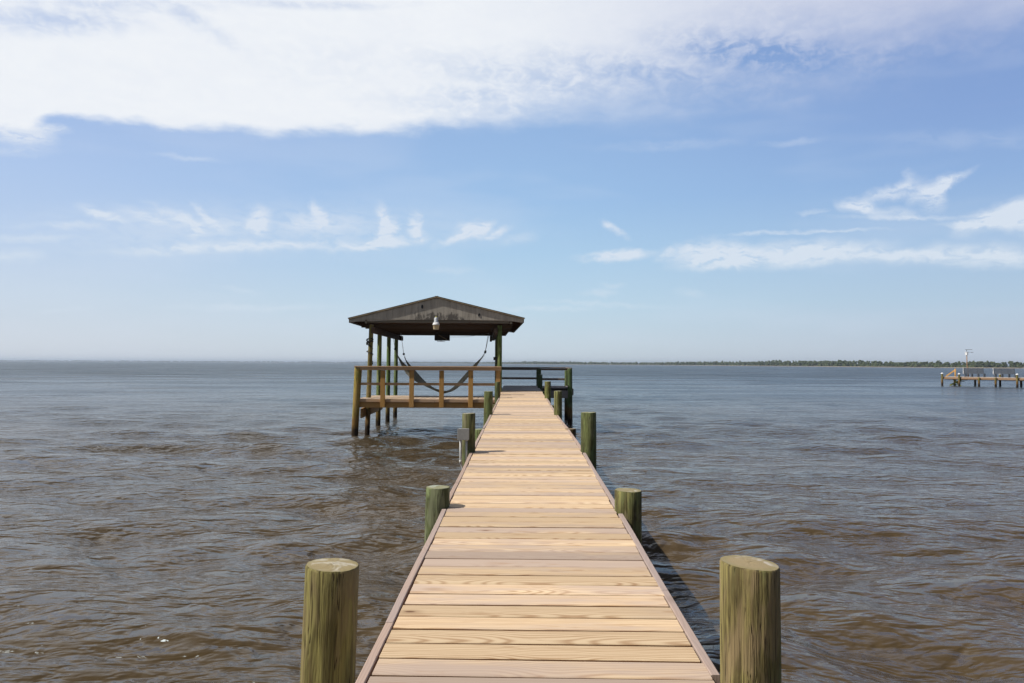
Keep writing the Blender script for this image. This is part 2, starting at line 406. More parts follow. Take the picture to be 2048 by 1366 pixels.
BLOBS = [(-30.23, 9.94, 2.15, 0.47, -15.0, 0.7), (-29.47, 9.75, 1.35, 0.42, -17.0, 0.45), (-32.53, 8.92, 3.95, 0.35, 6.0, 0.35), (-34.18, 7.98, 3.38, 0.4, 8.0, 0.35), (-35.24, 6.73, 2.45, 0.79, 5.0, 0.45), (-26.85, 10.0, 3.36, 0.86, -4.0, 0.35), (-27.48, 10.14, 2.35, 0.53, -17.0, 0.25), (-25.57, 10.25, 2.91, 0.54, -22.0, 0.4), (-24.42, 9.85, 1.48, 0.38, -39.0, 0.5), (-24.18, 9.38, 0.85, 0.61, 63.0, 0.45), (-23.67, 10.4, 1.7, 0.44, -39.0, 0.6), (-22.92, 9.83, 2.04, 0.77, 4.0, 0.4), (-25.53, 7.88, 7.56, 0.49, 6.0, 0.28), (-22.22, 8.27, 9.0, 0.55, 5.0, 0.42), (-27.14, 8.8, 13.12, 2.67, 4.0, 0.2), (-16.26, 10.07, 19.41, 2.86, 2.0, 0.2), (-19.84, 10.4, 1.36, 1.36, -17.0, 0.75), (-20.36, 9.93, 1.58, 0.89, 4.0, 0.5), (-16.99, 10.28, 2.19, 1.02, 3.0, 0.35), (-15.66, 11.2, 0.56, 1.46, 23.0, 0.6), (-15.47, 10.66, 0.99, 1.03, 3.0, 0.5), (-14.43, 10.34, 4.5, 1.61, 2.0, 0.3), (-16.97, 8.74, 10.05, 0.57, 3.0, 0.4), (-11.8, 8.88, 4.58, 0.47, 6.0, 0.5), (-10.84, 11.24, 0.92, 1.39, 12.0, 0.75), (-10.3, 10.44, 1.02, 1.18, -28.0, 0.8), (-10.48, 9.75, 1.38, 0.93, 51.0, 0.75), (-11.23, 9.09, 2.87, 0.47, 17.0, 0.6), (-8.27, 10.65, 0.81, 1.29, -3.0, 0.8), (-8.07, 9.9, 1.26, 0.83, -23.0, 0.65), (-9.52, 9.22, 3.47, 0.59, 9.0, 0.4), (-4.11, 10.21, 1.99, 1.06, 12.0, 0.9), (-3.02, 10.46, 1.28, 0.71, 35.0, 0.7), (-5.28, 9.58, 2.69, 0.47, 22.0, 0.65), (-1.88, 10.09, 1.52, 0.53, 25.0, 0.7), (-2.74, 9.73, 1.17, 0.47, 1.0, 0.4), (-0.2, 9.68, 2.34, 0.59, 12.0, 0.25), (-5.65, 7.2, 2.92, 0.48, 1.0, 0.25), (7.39, 8.29, 3.99, 0.65, 2.0, 0.95), (8.15, 8.5, 1.71, 0.53, -1.0, 0.6), (7.19, 10.26, 1.73, 0.41, -29.0, 0.5), (6.61, 10.65, 0.81, 0.47, -50.0, 0.35), (11.07, 8.36, 1.44, 0.47, 29.0, 0.4), (13.59, 8.22, 3.81, 1.27, -2.0, 0.7), (15.05, 8.35, 3.76, 1.49, -2.0, 0.6), (18.6, 7.96, 5.6, 1.36, 0.0, 0.85), (21.34, 8.04, 3.94, 1.22, 5.0, 0.8), (23.97, 7.94, 3.78, 0.98, 5.0, 0.6), (14.68, 7.44, 4.82, 0.58, 2.0, 0.45), (26.5, 7.54, 3.65, 0.74, -7.0, 0.7), (28.62, 7.47, 3.05, 0.63, -1.0, 0.6), (31.22, 7.23, 3.74, 1.11, -11.0, 0.75), (33.42, 7.13, 2.4, 0.99, -12.0, 0.6), (19.3, 9.58, 5.56, 0.22, -1.0, 0.45), (23.34, 9.44, 4.76, 0.16, -1.0, 0.35), (21.53, 10.94, 1.49, 0.27, 1.0, 0.35), (24.32, 11.21, 1.63, 0.75, -5.0, 0.75), (25.12, 10.87, 1.96, 0.62, -26.0, 0.55), (26.23, 11.78, 2.27, 0.74, 14.0, 0.5), (27.62, 12.08, 1.77, 0.84, 22.0, 0.55), (28.96, 11.77, 1.9, 0.83, 28.0, 0.85), (29.99, 12.11, 2.11, 0.46, 25.0, 0.75), (29.25, 11.02, 1.16, 1.02, 80.0, 0.6), (27.14, 10.45, 1.86, 0.62, -16.0, 0.4), (27.45, 10.06, 6.17, 0.26, -6.0, 0.4), (27.78, 12.89, 0.56, 0.6, 60.0, 0.3), (32.64, 9.56, 3.17, 1.1, 15.0, 1.0), (33.99, 9.61, 2.7, 1.28, 6.0, 1.0), (30.97, 9.21, 2.11, 0.3, -8.0, 0.6), (35.54, 9.13, 2.99, 1.44, -6.0, 0.9), (6.04, 5.43, 1.96, 0.42, -0.0, 0.3), (7.0, 6.0, 1.26, 0.36, -1.0, 0.25), (1.78, 4.27, 5.24, 0.3, -0.0, 0.35), (6.04, 4.62, 6.85, 0.3, -3.0, 0.3), (-20.44, 4.0, 8.58, 0.4, 2.0, 0.3), (-32.42, 3.45, 2.6, 0.26, 7.0, 0.25), (12.85, 5.35, 1.65, 0.47, -1.0, 0.2), (-21.15, 5.25, 2.07, 0.34, -8.0, 0.2), (11.38, 16.36, 7.71, 0.56, -1.0, 0.12), (-24.66, 14.35, 3.5, 0.32, 1.0, 0.25), (20.03, 15.9, 3.04, 0.37, -1.0, 0.18), (-34.32, 14.48, 2.06, 1.07, -2.0, 0.8), (-35.41, 14.54, 2.06, 1.14, 10.0, 0.8), (-33.22, 15.04, 1.69, 0.49, 0.0, 0.6), (-34.84, 13.31, 2.93, 0.48, 9.0, 0.3), (31.6, 14.64, 8.0, 0.78, -9.0, 0.1)]
WEAK = [(19.38, 21.64, 13.99, 2.63, -12.0, 1.0), (28.75, 19.16, 9.1, 2.51, 5.0, 0.9), (9.87, 21.33, 15.59, 2.23, -8.0, 0.6), (2.11, 21.1, 15.99, 2.27, -7.0, 0.45), (-3.4, 20.21, 7.67, 1.37, 0.0, 0.45), (27.24, 20.03, 11.43, 2.51, 1.0, 0.8), (17.25, 19.4, 17.75, 2.65, -8.0, 0.6), (-33.37, 21.66, 8.33, 1.52, 11.0, 0.5), (-25.16, 23.58, 6.14, 1.04, -23.0, 0.36), (-30.5, 23.11, 11.02, 0.77, 10.0, 0.35), (-16.48, 25.38, 10.87, 0.49, 5.0, 0.3), (33.04, 19.56, 6.3, 2.43, 22.0, 0.7), (-1.82, 19.35, 15.19, 1.39, -1.0, 0.35), (22.46, 22.97, 15.81, 2.46, -11.0, 0.3), (-13.45, 21.77, 10.01, 2.65, 3.0, 0.08)]
EDGE = [(-0.0078, 0.22247), (0.0508, 0.24087), (0.0709, 0.24754), (0.0881, 0.26073), (0.1207, 0.26461), (0.1552, 0.26595), (0.1996, 0.2703), (0.2334, 0.27201), (0.2597, 0.27093), (0.2865, 0.27761), (0.3326, 0.28346), (0.4041, 0.29092), (0.4577, 0.30013), (0.502, 0.30304), (0.5753, 0.30626), (0.6469, 0.30883), (0.7156, 0.30917), (0.7803, 0.31363), (0.8404, 0.31825), (0.8957, 0.32315), (0.9292, 0.32386), (0.9741, 0.32195)]
SOFT = [(-0.0078, 0.01433), (0.1591, 0.01635), (0.2597, 0.02418), (0.4284, 0.02861), (0.502, 0.04636), (0.5753, 0.08796), (0.6469, 0.10342), (0.7156, 0.11734), (0.7803, 0.12906), (0.8404, 0.12367), (0.9292, 0.12837), (0.9741, 0.12274)]
SKYTINT = (0.86, 1.0, 1.22)
HAZE = [[(220,226,235),(215,223,233),(203,218,234),(188,209,237),(178,202,237),(168,193,233),(150,178,226)],
        [(212,224,232),(206,221,231),(193,219,236),(176,209,236),(160,196,234),(156,190,231),(140,172,222)],
        [(198,208,223),(194,206,222),(180,203,224),(166,195,227),(146,178,222),(136,166,216),(125,152,208)]]
CL_L = (0.90, 0.925, 0.955)
CL_R = (0.62, 0.655, 0.80)
WC_LO = (0.68, 0.775, 0.87)
WC_HI = (0.70, 0.77, 0.89)
# ------------------------------------------------------------------ sky with clouds (all in azimuth / elevation)
def s2l(c): return tuple(((v / 255 + 0.055) / 1.055) ** 2.4 if v > 10 else v / 255 / 12.92 for v in c)
def sky():
    w = bpy.data.worlds.new('World'); SC.world = w; w.use_nodes = True
    nt = w.node_tree; nt.nodes.clear(); g = G(nt)
    def noise2(vec, detail, rough, dist=0.0, out=0):
        n = g.new('ShaderNodeTexNoise', noise_dimensions='2D'); g.put(n.inputs['Vector'], vec); n.inputs['Scale'].default_value = 1.0
        n.inputs['Detail'].default_value = detail; n.inputs['Roughness'].default_value = rough; n.inputs['Distortion'].default_value = dist
        return n.outputs[out]
    D = g.new('ShaderNodeTexCoord').outputs['Generated']
    x, y, z = g.sep(g.vm('NORMALIZE', D))
    az = g.m('MULTIPLY', g.m('ARCTAN2', x, y), 180 / pi)
    el = g.m('MULTIPLY', g.m('ARCSINE', z), 180 / pi)
    P = g.comb(az, el, 0.0)
    st = g.new('ShaderNodeTexSky'); st.sky_type = 'NISHITA'; st.sun_disc = False
    st.sun_elevation = SEL; st.sun_rotation = SAZ % (2 * pi); st.altitude = 0; st.air_density = 1.0; st.dust_density = 1.5; st.ozone_density = 2.0
    base = g.scale(g.mix(1.0, st.outputs[0], SKYTINT, 'MULTIPLY'), 0.11)
    # haze and thin veil low in the sky: paler toward the horizon and toward the sun side
    fe = g.lin(el, 0, 30)
    L = [(0.0, s2l(HAZE[0][0])), (0.04, s2l(HAZE[0][1])), (0.15, s2l(HAZE[0][2])), (0.28, s2l(HAZE[0][3])), (0.42, s2l(HAZE[0][4])), (0.55, s2l(HAZE[0][5])), (0.9, s2l(HAZE[0][6]))]
    Cc = [(p, s2l(HAZE[1][i])) for i, (p, _) in enumerate(L)]
    R = [(p, s2l(HAZE[2][i])) for i, (p, _) in enumerate(L)]
    cl = g.mix(g.ss(az, -40, 4), g.ramp(fe, L), g.ramp(fe, Cc))
    veilc = g.mix(g.ss(az, -4, 40), cl, g.ramp(fe, R))
    base = g.mix(g.ss(el, 12, 50, 0.92, 0.25), base, veilc)

    # sky dimmed overhead, behind and to both sides to cut its fill light
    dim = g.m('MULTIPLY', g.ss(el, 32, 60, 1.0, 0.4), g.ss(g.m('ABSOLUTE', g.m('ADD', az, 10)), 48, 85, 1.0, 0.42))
    def shade(blobs, bank_on, wisps_on=True):
        def chain(a, v):      # makes the renderer work the blobs out one after the other
            n = g.new('ShaderNodeVectorMath', operation='MULTIPLY_ADD')
            g.put(n.inputs[0], a); n.inputs[1].default_value = (1e-7, 1e-7, 1e-7); g.put(n.inputs[2], v); return n.outputs[0]
        veil = noise2(g.vm('MULTIPLY', P, (0.05, 0.22, 1)), 3, 0.6)
        col = g.mix(g.m('MULTIPLY', g.ss(veil, 0.42, 0.72), 0.14), base, WC_HI)
        al = None
        if blobs:
            wn = noise2(g.vm('MULTIPLY', P, (0.55, 0.55, 1)), 4, 0.62, 0, 1)
            W = g.vm('ADD', P, g.vm('MULTIPLY', g.vm('SUBTRACT', wn, (0.5, 0.5, 0.5)), (1.25, 0.75, 0)))
            cloud = None
            for (cx, cy, rx, ry, an, s_) in blobs:
                src = W if cloud is None else chain(cloud, W)
                mp = g.new('ShaderNodeMapping', vector_type='TEXTURE'); g.put(mp.inputs['Vector'], src)
                mp.inputs['Location'].default_value = (cx, cy, 0); mp.inputs['Rotation'].default_value = (0, 0, radians(an)); mp.inputs['Scale'].default_value = (rx, ry, 1)
                v = g.ss(g.vm('LENGTH', mp.outputs[0]), 1.0, 0.0, 0.0, s_)
                cloud = v if cloud is None else g.m('ADD', cloud, v)
            tex = noise2(g.vm('MULTIPLY', W, (0.64, 1.92, 1)), 5, 0.66, 0.4)
            wisp = g.m('MULTIPLY', cloud, g.ss(tex, 0.26, 0.62, 0.32, 1.35), clamp=True)
            al = g.m('MULTIPLY', g.m('POWER', wisp, 0.85), 0.95)
            wcol = g.mix(g.ss(el, 2, 16), WC_LO, WC_HI)
            col = g.mix(al, col, wcol)
        if bank_on:
            fa = g.lin(az, -40, 40, 0, 1)
            edge = g.m('MULTIPLY', g.ramp(fa, EDGE), 60.0)
            soft = g.m('MULTIPLY', g.ramp(fa, SOFT), 20.0)
            n1 = noise2(g.vm('MULTIPLY', P, (0.22, 0.55, 1)), 5, 0.6)
            e2 = g.m('ADD', g.m('SUBTRACT', el, edge), g.m('MULTIPLY', g.m('SUBTRACT', n1, 0.5), g.m('MULTIPLY_ADD', soft, 0.9, 1.5)))
            bank = g.ss(g.m('DIVIDE', e2, g.m('MULTIPLY', soft, 2.3)), -0.3, 1.0)
            n2 = noise2(g.vm('ADD', g.vm('MULTIPLY', P, (0.45, 0.95, 1)), (5, 3, 0)), 4, 0.6, 0.6)
            n3 = noise2(g.vm('MULTIPLY', P, (1.15, 1.9, 1)), 3, 0.6, 0.4)
            mot = g.m('ADD', g.m('MULTIPLY', n2, 0.6), g.m('MULTIPLY', n3, 0.4))
            hole = g.ss(mot, 0.34, 0.70, 1.0, 0.0)
            weak = None
            for (cx, cy, rx, ry, an, s_) in WEAK:
                src = P if weak is None else chain(weak, P)
                mp = g.new('ShaderNodeMapping', vector_type='TEXTURE'); g.put(mp.inputs['Vector'], src)
                mp.inputs['Location'].default_value = (cx, cy, 0); mp.inputs['Rotation'].default_value = (0, 0, radians(an)); mp.inputs['Scale'].default_value = (rx, ry, 1)
                v = g.ss(g.vm('LENGTH', mp.outputs[0]), 1.0, 0.0, 0.0, s_)
                weak = v if weak is None else g.m('MAXIMUM', weak, v)
            weak = g.m('MULTIPLY_ADD', weak, 1.15, 0.05)
            op = g.m('SUBTRACT', 1.0, g.m('MULTIPLY', weak, g.m('MULTIPLY_ADD', hole, 0.68, 0.32)), clamp=True)
            op = g.m('MULTIPLY', op, g.lin(az, -6, 34, 0.97, 0.78))
            op = g.m('MULTIPLY', op, g.ss(el, 30, 55, 1.0, 0.5))
            bank = g.m('MULTIPLY', bank, op, clamp=True)
            ccol = g.mix(g.ss(az, -4, 32), CL_L, CL_R)
            ccol = g.mix(g.m('MULTIPLY', g.ss(n1, 0.4, 0.7), 0.10), ccol, (0.72, 0.77, 0.88))
            col = g.mix(bank, col, ccol)
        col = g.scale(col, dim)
        bg = g.new('ShaderNodeBackground'); g.put(bg.inputs['Color'], col); bg.inputs['Strength'].default_value = 1.0
        return bg.outputs[0]
    def near(b, e0, e1, a0, a1):
        r = max(b[2], b[3]) + 0.8; dy = min(r, b[2] * abs(sin(radians(b[4]))) + b[3] + 0.6)
        return b[1] + dy > e0 and b[1] - dy < e1 and b[0] + r > a0 and b[0] - r < a1
    SPL = 13.3
    cuts = [-36, -14, 3, 20, 45]
    low = [shade([b for b in BLOBS if near(b, 0, SPL, a, c)], False) for a, c in zip(cuts[:-1], cuts[1:])]
    high = shade([b for b in BLOBS if near(b, SPL, 30, -45, 50)], True)
    out = shade([], False); outhigh = shade([], True)
    def mixs(f, a, b):
        n = g.new('ShaderNodeMixShader'); g.put(n.inputs[0], f); g.nt.links.new(a, n.inputs[1]); g.nt.links.new(b, n.inputs[2]); return n.outputs[0]
    gt = lambda v, t: g.m('GREATER_THAN', v, t)
    lo = mixs(gt(az, cuts[2]), mixs(gt(az, cuts[1]), low[0], low[1]), mixs(gt(az, cuts[3]), low[2], low[3]))
    lo = mixs(gt(g.m('ABSOLUTE', g.m('SUBTRACT', az, 4.5)), 40.5), lo, out)
    hi = mixs(gt(el, 30), high, outhigh)
    fin = mixs(gt(el, SPL), lo, hi)
    ou = g.new('ShaderNodeOutputWorld'); nt.links.new(fin, ou.inputs['Surface'])
    w.cycles.sampling_method = 'MANUAL'; w.cycles.sample_map_resolution = 512
sky()


# ------------------------------------------------------------------ water
def water():
    N1, N2 = 980, 1000
    u = np.linspace(-1, 1, N1); xs = 5.5 * np.sinh(u * 8.35)            # fine near the pier, coarse far away
    v = np.linspace(-0.86, 1, N2); ys = 11 + 6.0 * np.sinh(v * 8.3)
    X, Y = np.meshgrid(xs, ys)
    dx = np.gradient(xs)[None, :] + 0 * X; dy = np.gradient(ys)[:, None] + 0 * X
    Z = np.zeros_like(X)
    r = np.random.RandomState(5)
    n = 110
    lam = np.exp(r.uniform(np.log(0.38), np.log(4.5), n))
    for i in range(n):
        th = radians(-90) + r.normal(0, 0.55)
        k = 2 * pi / lam[i]; kx, ky = k * cos(th), k * sin(th)
        amp = 0.0058 * min(lam[i], 1.6) ** 0.9 * r.uniform(0.6, 1.3)
        need = 2 * pi / (np.abs(kx) * dx + np.abs(ky) * dy + 1e-9)
        fade = np.clip((need - 3.2) / 4.0, 0, 1)
        ph = kx * X + ky * Y + r.uniform(0, 6.28) + 0.5 * np.sin(X * 0.11 + Y * 0.07 * r.uniform(.5, 1.5) + i)
        Z += amp * fade * (np.sin(ph) + 0.22 * np.sin(2 * ph + 1.57))
    group = 0.75 + 0.45 * np.sin(X * 0.19 + 0.8 * np.sin(Y * 0.16)) * np.sin(Y * 0.27 + 1.1 * np.sin(X * 0.12))
    Z *= group
    nv = N1 * N2
    co_ = np.stack([X, Y, Z], -1).reshape(-1, 3).astype(np.float32)
    i = (np.arange(N2 - 1)[:, None] * N1 + np.arange(N1 - 1)[None, :]).ravel()
    q = np.stack([i, i + 1, i + N1 + 1, i + N1], -1).astype(np.int32)
    me = bpy.data.meshes.new('water'); me.vertices.add(nv); me.vertices.foreach_set('co', co_.ravel())
    nf = len(q); me.loops.add(nf * 4); me.loops.foreach_set('vertex_index', q.ravel())
    me.polygons.add(nf); me.polygons.foreach_set('loop_start', np.arange(nf, dtype=np.int32) * 4)
    me.polygons.foreach_set('loop_total', np.full(nf, 4, np.int32))
    me.polygons.foreach_set('use_smooth', np.ones(nf, bool)); me.update()
    o = bpy.data.objects.new('water', me); COL.objects.link(o); tag(o, kind='structure')
    m, g, b = mat('turbid_bay_water')
    P = g.new('ShaderNodeNewGeometry').outputs['Position']
    x, y, z = g.sep(P)
    def turned(a, sx, sy):
        n = g.new('ShaderNodeMapping'); g.put(n.inputs['Vector'], P); n.inputs['Rotation'].default_value = (0, 0, radians(a)); n.inputs['Scale'].default_value = (sx, sy, 1); return n.outputs[0]
    n1 = g.noise(turned(-14, 0.72, 1.35), 1.6, 3, 0.5, 0.4)
    n2 = g.noise(turned(18, 0.70, 1.4), 3.2, 2, 0.45, 0.5)
    n2b = g.noise(turned(-26, 0.72, 1.4), 4.8, 2, 0.5, 0.4)
    ridge = lambda n: g.m('SUBTRACT', 1.0, g.m('ABSOLUTE', g.m('MULTIPLY_ADD', n, 2.0, -1.0)))
    n2 = g.m('ADD', g.m('MULTIPLY', n2, 0.85), g.m('MULTIPLY', ridge(n2), 0.12))
    n2b = g.m('ADD', g.m('MULTIPLY', n2b, 0.85), g.m('MULTIPLY', ridge(n2b), 0.12))
    n3 = g.noise(turned(10, 0.8, 1.25), 11.0, 2, 0.5)
    h = g.m('ADD', g.m('MULTIPLY', n1, 0.085), g.m('ADD', g.m('MULTIPLY', n2, 0.115), g.m('MULTIPLY', n2b, 0.062)))
    n0 = g.noise(turned(-6, 0.55, 1.5), 0.42, 2, 0.5, 0.3)
    n00 = g.noise(turned(4, 0.40, 1.5), 0.17, 3, 0.6, 0.3)
    h = g.m('ADD', g.m('ADD', h, g.m('ADD', g.m('MULTIPLY', n0, 0.16), g.m('MULTIPLY', n00, 0.38))), g.m('MULTIPLY', n3, 0.009))
    nb = g.bump(h, 1.0, 1.0)
    # tiny ripples as random slopes, so that far water does not turn into a mirror
    s1 = g.noise(g.vm('MULTIPLY', P, (1.0, 1.6, 1.0)), 2.6, 4, 0.65, 0, out=1)
    s1 = g.vm('MULTIPLY', g.vm('SUBTRACT', s1, (0.5, 0.5, 0.5)), (1.0, 1.0, 0.0))
    dist = g.m('SQRT', g.m('ADD', g.m('MULTIPLY', x, x), g.m('MULTIPLY', y, y)))
    k = g.lin(dist, 6, 90, 0.06, 0.9)
    nn = g.vm('NORMALIZE', g.vm('ADD', nb, g.scale(s1, k)))
    patch = g.noise(g.vm('MULTIPLY', P, (0.09, 0.16, 1)), 1, 3, 0.6)
    base = g.mix(g.ss(patch, 0.35, 0.7), (0.064, 0.044, 0.020), (0.080, 0.056, 0.030))
    base = g.mix(g.ss(y, 3, 62), base, (0.016, 0.030, 0.040))          # darker, bluer with distance: grazing sky reflection painted into the body colour
    base = g.mix(g.m('MULTIPLY', g.ss(g.noise(turned(3, 0.35, 1.4), 0.23, 4, 0.7, 0.4), 0.48, 0.62), g.lin(dist, 10, 60, 0.0, 0.55)), base, (0.052, 0.044, 0.026))
    # patches of small bubbles
    fo = g.noise(g.vm('MULTIPLY', P, (1, 1.3, 1)), 24, 3, 0.7)
    fp = g.noise(g.vm('MULTIPLY', P, (0.5, 0.9, 1)), 1, 4, 0.7)
    foam = g.m('MULTIPLY', g.ss(fo, 0.66, 0.72), g.ss(fp, 0.60, 0.70))
    g.put(b.inputs['Base Color'], g.mix(g.m('MULTIPLY', foam, 0.7), base, (0.6, 0.6, 0.6)))
    gust = g.noise(turned(3, 0.35, 1.4), 0.11, 5, 0.7, 0.5)
    gsf = g.ss(gust, 0.40, 0.62)
    g.put(b.inputs['Roughness'], g.m('ADD', g.lin(dist, 12, 150, 0.09, 0.33), g.m('MULTIPLY', g.m('SUBTRACT', gsf, 0.4), g.lin(dist, 10, 90, 0.02, 0.16))))      # waves too small to see in the distance
    g.put(b.inputs['Specular Tint'], g.mix(g.lin(dist, 5, 120), (0.72, 0.89, 1.0), (0.68, 0.84, 1.0)))
    b.inputs['IOR'].default_value = 1.333; b.inputs['Specular IOR Level'].default_value = 0.5
    g.put(b.inputs['Normal'], nn)
    me.materials.append(m)
    return o
water()

# ------------------------------------------------------------------ pier
# stations along the pier: distance, left edge, right edge, height of the walking surface
ST = [(-3.0, -0.613, 0.782, 0.89), (2.97, -0.611, 0.777, 0.937), (6.25, -0.619, 0.784, 0.995), (9.5, -0.613, 0.777, 1.072), (12.6, -0.625, 0.765, 1.102),
      (15.6, -0.620, 0.715, 1.134), (18.4, -0.617, 0.695, 1.188), (21.1, -0.620, 0.688, 1.224), (23.9, -0.684, 0.64, 1.338), (24.2, -0.684, 0.64, 1.34)]
def at(y, k):
    return float(np.interp(y, [s[0] for s in ST], [s[k] for s in ST]))
pier = empty('boardwalk_pier', (0, 0, 0), 'long straight pier of pale new planks running from the foreground to the shelter', 'pier')
mb = MB(); y = -2.37 ; PITCH = 0.1700
k = 0
ph = (3.051 - y) % PITCH
y += ph
n_b = 0
while y < 23.72:
    w = PITCH - random.choice((0.013, 0.015, 0.016, 0.019))
    if abs(y - 3.3928) < 0.01: w -= 0.008
    yc = y + w / 2
    xl, xr, z = at(yc, 1), at(yc, 2), at(yc, 3)
    dz0, dz1 = random.uniform(-0.0013, 0.0013), random.uniform(-0.0013, 0.0013)
    sl = (at(yc + 0.5, 3) - at(yc - 0.5, 3)); sk = random.uniform(-0.0035, 0.0035)
    xl += random.uniform(-0.004, 0.004); xr += random.uniform(-0.006, 0.006)
    th = 0.038
    # plank with crowned / cupped top, split in strips along its width
    TY = (0, 0.03, 0.33, 0.67, 0.97, 1); nx, ny = 10, 5; cup = random.uniform(-0.0016, 0.0010); bow = random.uniform(-0.001, 0.001)
    off = (random.uniform(-50, 50), random.uniform(-0.05, 0.05), random.uniform(0, 9)); tone = random.random()
    vs = []; gr = []; fs = []
    for a in range(nx + 1):
        for c_ in range(ny + 1):
            tx = a / nx; ty = TY[c_]; X = xl + (xr - xl) * tx
            Y = y + w * ty + sk * (tx - .5) * 2
            Z = z + dz0 + (dz1 - dz0) * tx + sl * w * (ty - .5) + cup * (2 * ty - 1) ** 2 + bow * sin(tx * pi) - (0.004 if c_ in (0, ny) else 0)
            vs.append((X, Y, Z)); gr.append((X + off[0], w * ty + off[1], off[2]))
    for a in range(nx):
        for c_ in range(ny):
            i = a * (ny + 1) + c_; fs.append((i, i + ny + 1, i + ny + 2, i + 1))
    base = len(vs)
    ring = [a * (ny + 1) for a in range(nx + 1)] + [nx * (ny + 1) + c_ for c_ in range(1, ny + 1)] + [a * (ny + 1) + ny for a in range(nx - 1, -1, -1)] + [c_ for c_ in range(ny - 1, 0, -1)]
    for i in ring:
        p = vs[i]; vs.append((p[0], p[1], p[2] - th)); q = gr[i]; gr.append((q[0], q[1], q[2] + th))
    R_ = len(ring)
    mb.add(vs, fs + [tuple(base + i for i in range(R_))[::-1]], 0, gr, tone)
    k0 = len(mb.v) - len(vs)
    for i in range(R_):
        j = (i + 1) % R_; mb.f.append((k0 + ring[i], k0 + base + i, k0 + base + j, k0 + ring[j])); mb.mi.append(1); mb.sm.append(False)
    y += PITCH; n_b += 1
deck_obj = mb.build('decking', [M['deck'], M['deckedge']], pier)
# piles: x, y, radius, top height, tint, label
PL = 'timber piles standing along both edges of the pier'
PILES = [
 (-0.697, 2.735, 0.0965, 1.476, (1.0, 1.0, 0.85), (0.030, 0.0), 'yellowish olive timber pile with pale sawn top, nearest on the left of the pier'),
 (-0.712, 6.29, 0.0995, 1.167, (0.80, 1.10, 1.12), (0.022, 0.0), 'short light green timber pile with pale green top, second on the left of the pier'),
 (-0.686, 9.54, 0.086, 1.573, (0.72, 0.86, 0.9), (0.0, 0.0), 'dark green timber pile behind the grey electrical box'),
 (-0.712, 12.6, 0.085, 1.098, (0.92, 1.3, 1.2), (0.0, 0.0), 'low cut timber pile level with the deck on the left, just past the electrical box'),
 (-0.706, 15.6, 0.092, 1.629, (0.85, 1.08, 0.95), (0.012, 0.0), 'green timber pile on the left in front of the right end of the brown railing'),
 (-0.700, 18.4, 0.060, 1.183, (0.8, 1.0, 0.9), (0.0, 0.0), 'thin low pile end on the left between the two tall piles nearest the side deck'),
 (-0.698, 21.1, 0.075, 1.688, (0.62, 0.8, 0.75), (0.0, 0.0), 'dark green timber pile on the left where the brown railing meets the pier'),
 (0.909, 2.96, 0.1135, 1.436, (1.05, 1.02, 0.95), (-0.002, 0.0), 'thick olive timber pile with sloping pale top, nearest on the right of the pier'),
 (0.893, 6.19, 0.110, 1.170, (0.88, 0.94, 0.85), (0.0, 0.0), 'short olive timber pile with dark centred top, second on the right of the pier'),
 (0.870, 9.6, 0.0985, 1.590, (0.68, 0.92, 0.82), (-0.004, 0.0), 'tall dark green timber pile standing alone on the right of the pier middle'),
 (0.832, 12.6, 0.094, 1.112, (0.5, 0.4, 0.35), (0.0, 0.0), 'low dark cut pile with brown rim at deck level on the right of the pier'),
 (0.768, 15.6, 0.084, 1.642, (0.92, 1.1, 0.95), (0.0, 0.0), 'green timber pile on the right, the nearer of the pair before the end platform'),
 (0.765, 18.4, 0.060, 1.180, (0.6, 0.7, 0.6), (0.0, 0.0), 'low pile end at deck level on the right between the pair of green piles'),
 (0.745, 21.1, 0.088, 1.709, (1.0, 1.2, 0.95), (0.0, 0.0), 'bright green timber pile on the right, the farther of the pair before the end platform'),
 (0.700, 23.65, 0.050, 1.330, (0.9, 1.2, 1.0), (0.0, 0.0), 'small pile end at the right corner where new planks meet grey platform'),
]
def pile_mesh(r, top, n=40, tilt=0.0, seed=0, foot=-0.6, taper=1.06):
    mb = MB(); rr = random.Random(seed); hs = [foot + (top - foot) * i / 26 for i in range(27)]
    a1, a2, a3 = rr.uniform(0, 6), rr.uniform(0, 6), rr.uniform(0, 6); vs = []
    for z in hs:
        t = (z - foot) / (top - foot)
        for k in range(n):
            a = 2 * pi * k / n
            R = r * (taper + (1 - taper) * t) * (1 + 0.012 * sin(2 * a + a1) + 0.012 * sin(3 * a + a2 + z * 1.3) + 0.007 * sin(5 * a + a3 - z * 2) + 0.006 * sin(7 * z + 2 * a))
            if z == hs[-1]: zz = z - 0.004 + tilt * cos(a) * R
            elif z == hs[-2]: zz = top - 0.012 + tilt * cos(a) * R
            else: zz = z
            if z == hs[-1]: R -= 0.004
            vs.append((R * cos(a), R * sin(a), zz))
    fs = []
    for i in range(26):
        for k in range(n):
            k2 = (k + 1) % n; fs.append((i * n + k, i * n + k2, (i + 1) * n + k2, (i + 1) * n + k))
    mb.add(vs, fs, 0, smooth=True)
    # sawn top: rings with slight dishing
    tv = []; nr = 5
    for j in range(nr + 1):
        for k in range(n):
            a = 2 * pi * k / n; p = vs[26 * n + k]; q = 1 - j / (nr + 0.15)
            tv.append((p[0] * q, p[1] * q, top + (p[2] - top) * q + rr.uniform(-.0008, .0008) - (0.004 if j == 0 else 0) * 0))
    tf = []
    for j in range(nr):
        for k in range(n):
            k2 = (k + 1) % n; tf.append((j * n + k, j * n + k2, (j + 1) * n + k2, (j + 1) * n + k))
    tf.append(tuple(nr * n + k for k in range(n)))
    mb.add(tv, tf, 1)
    return mb
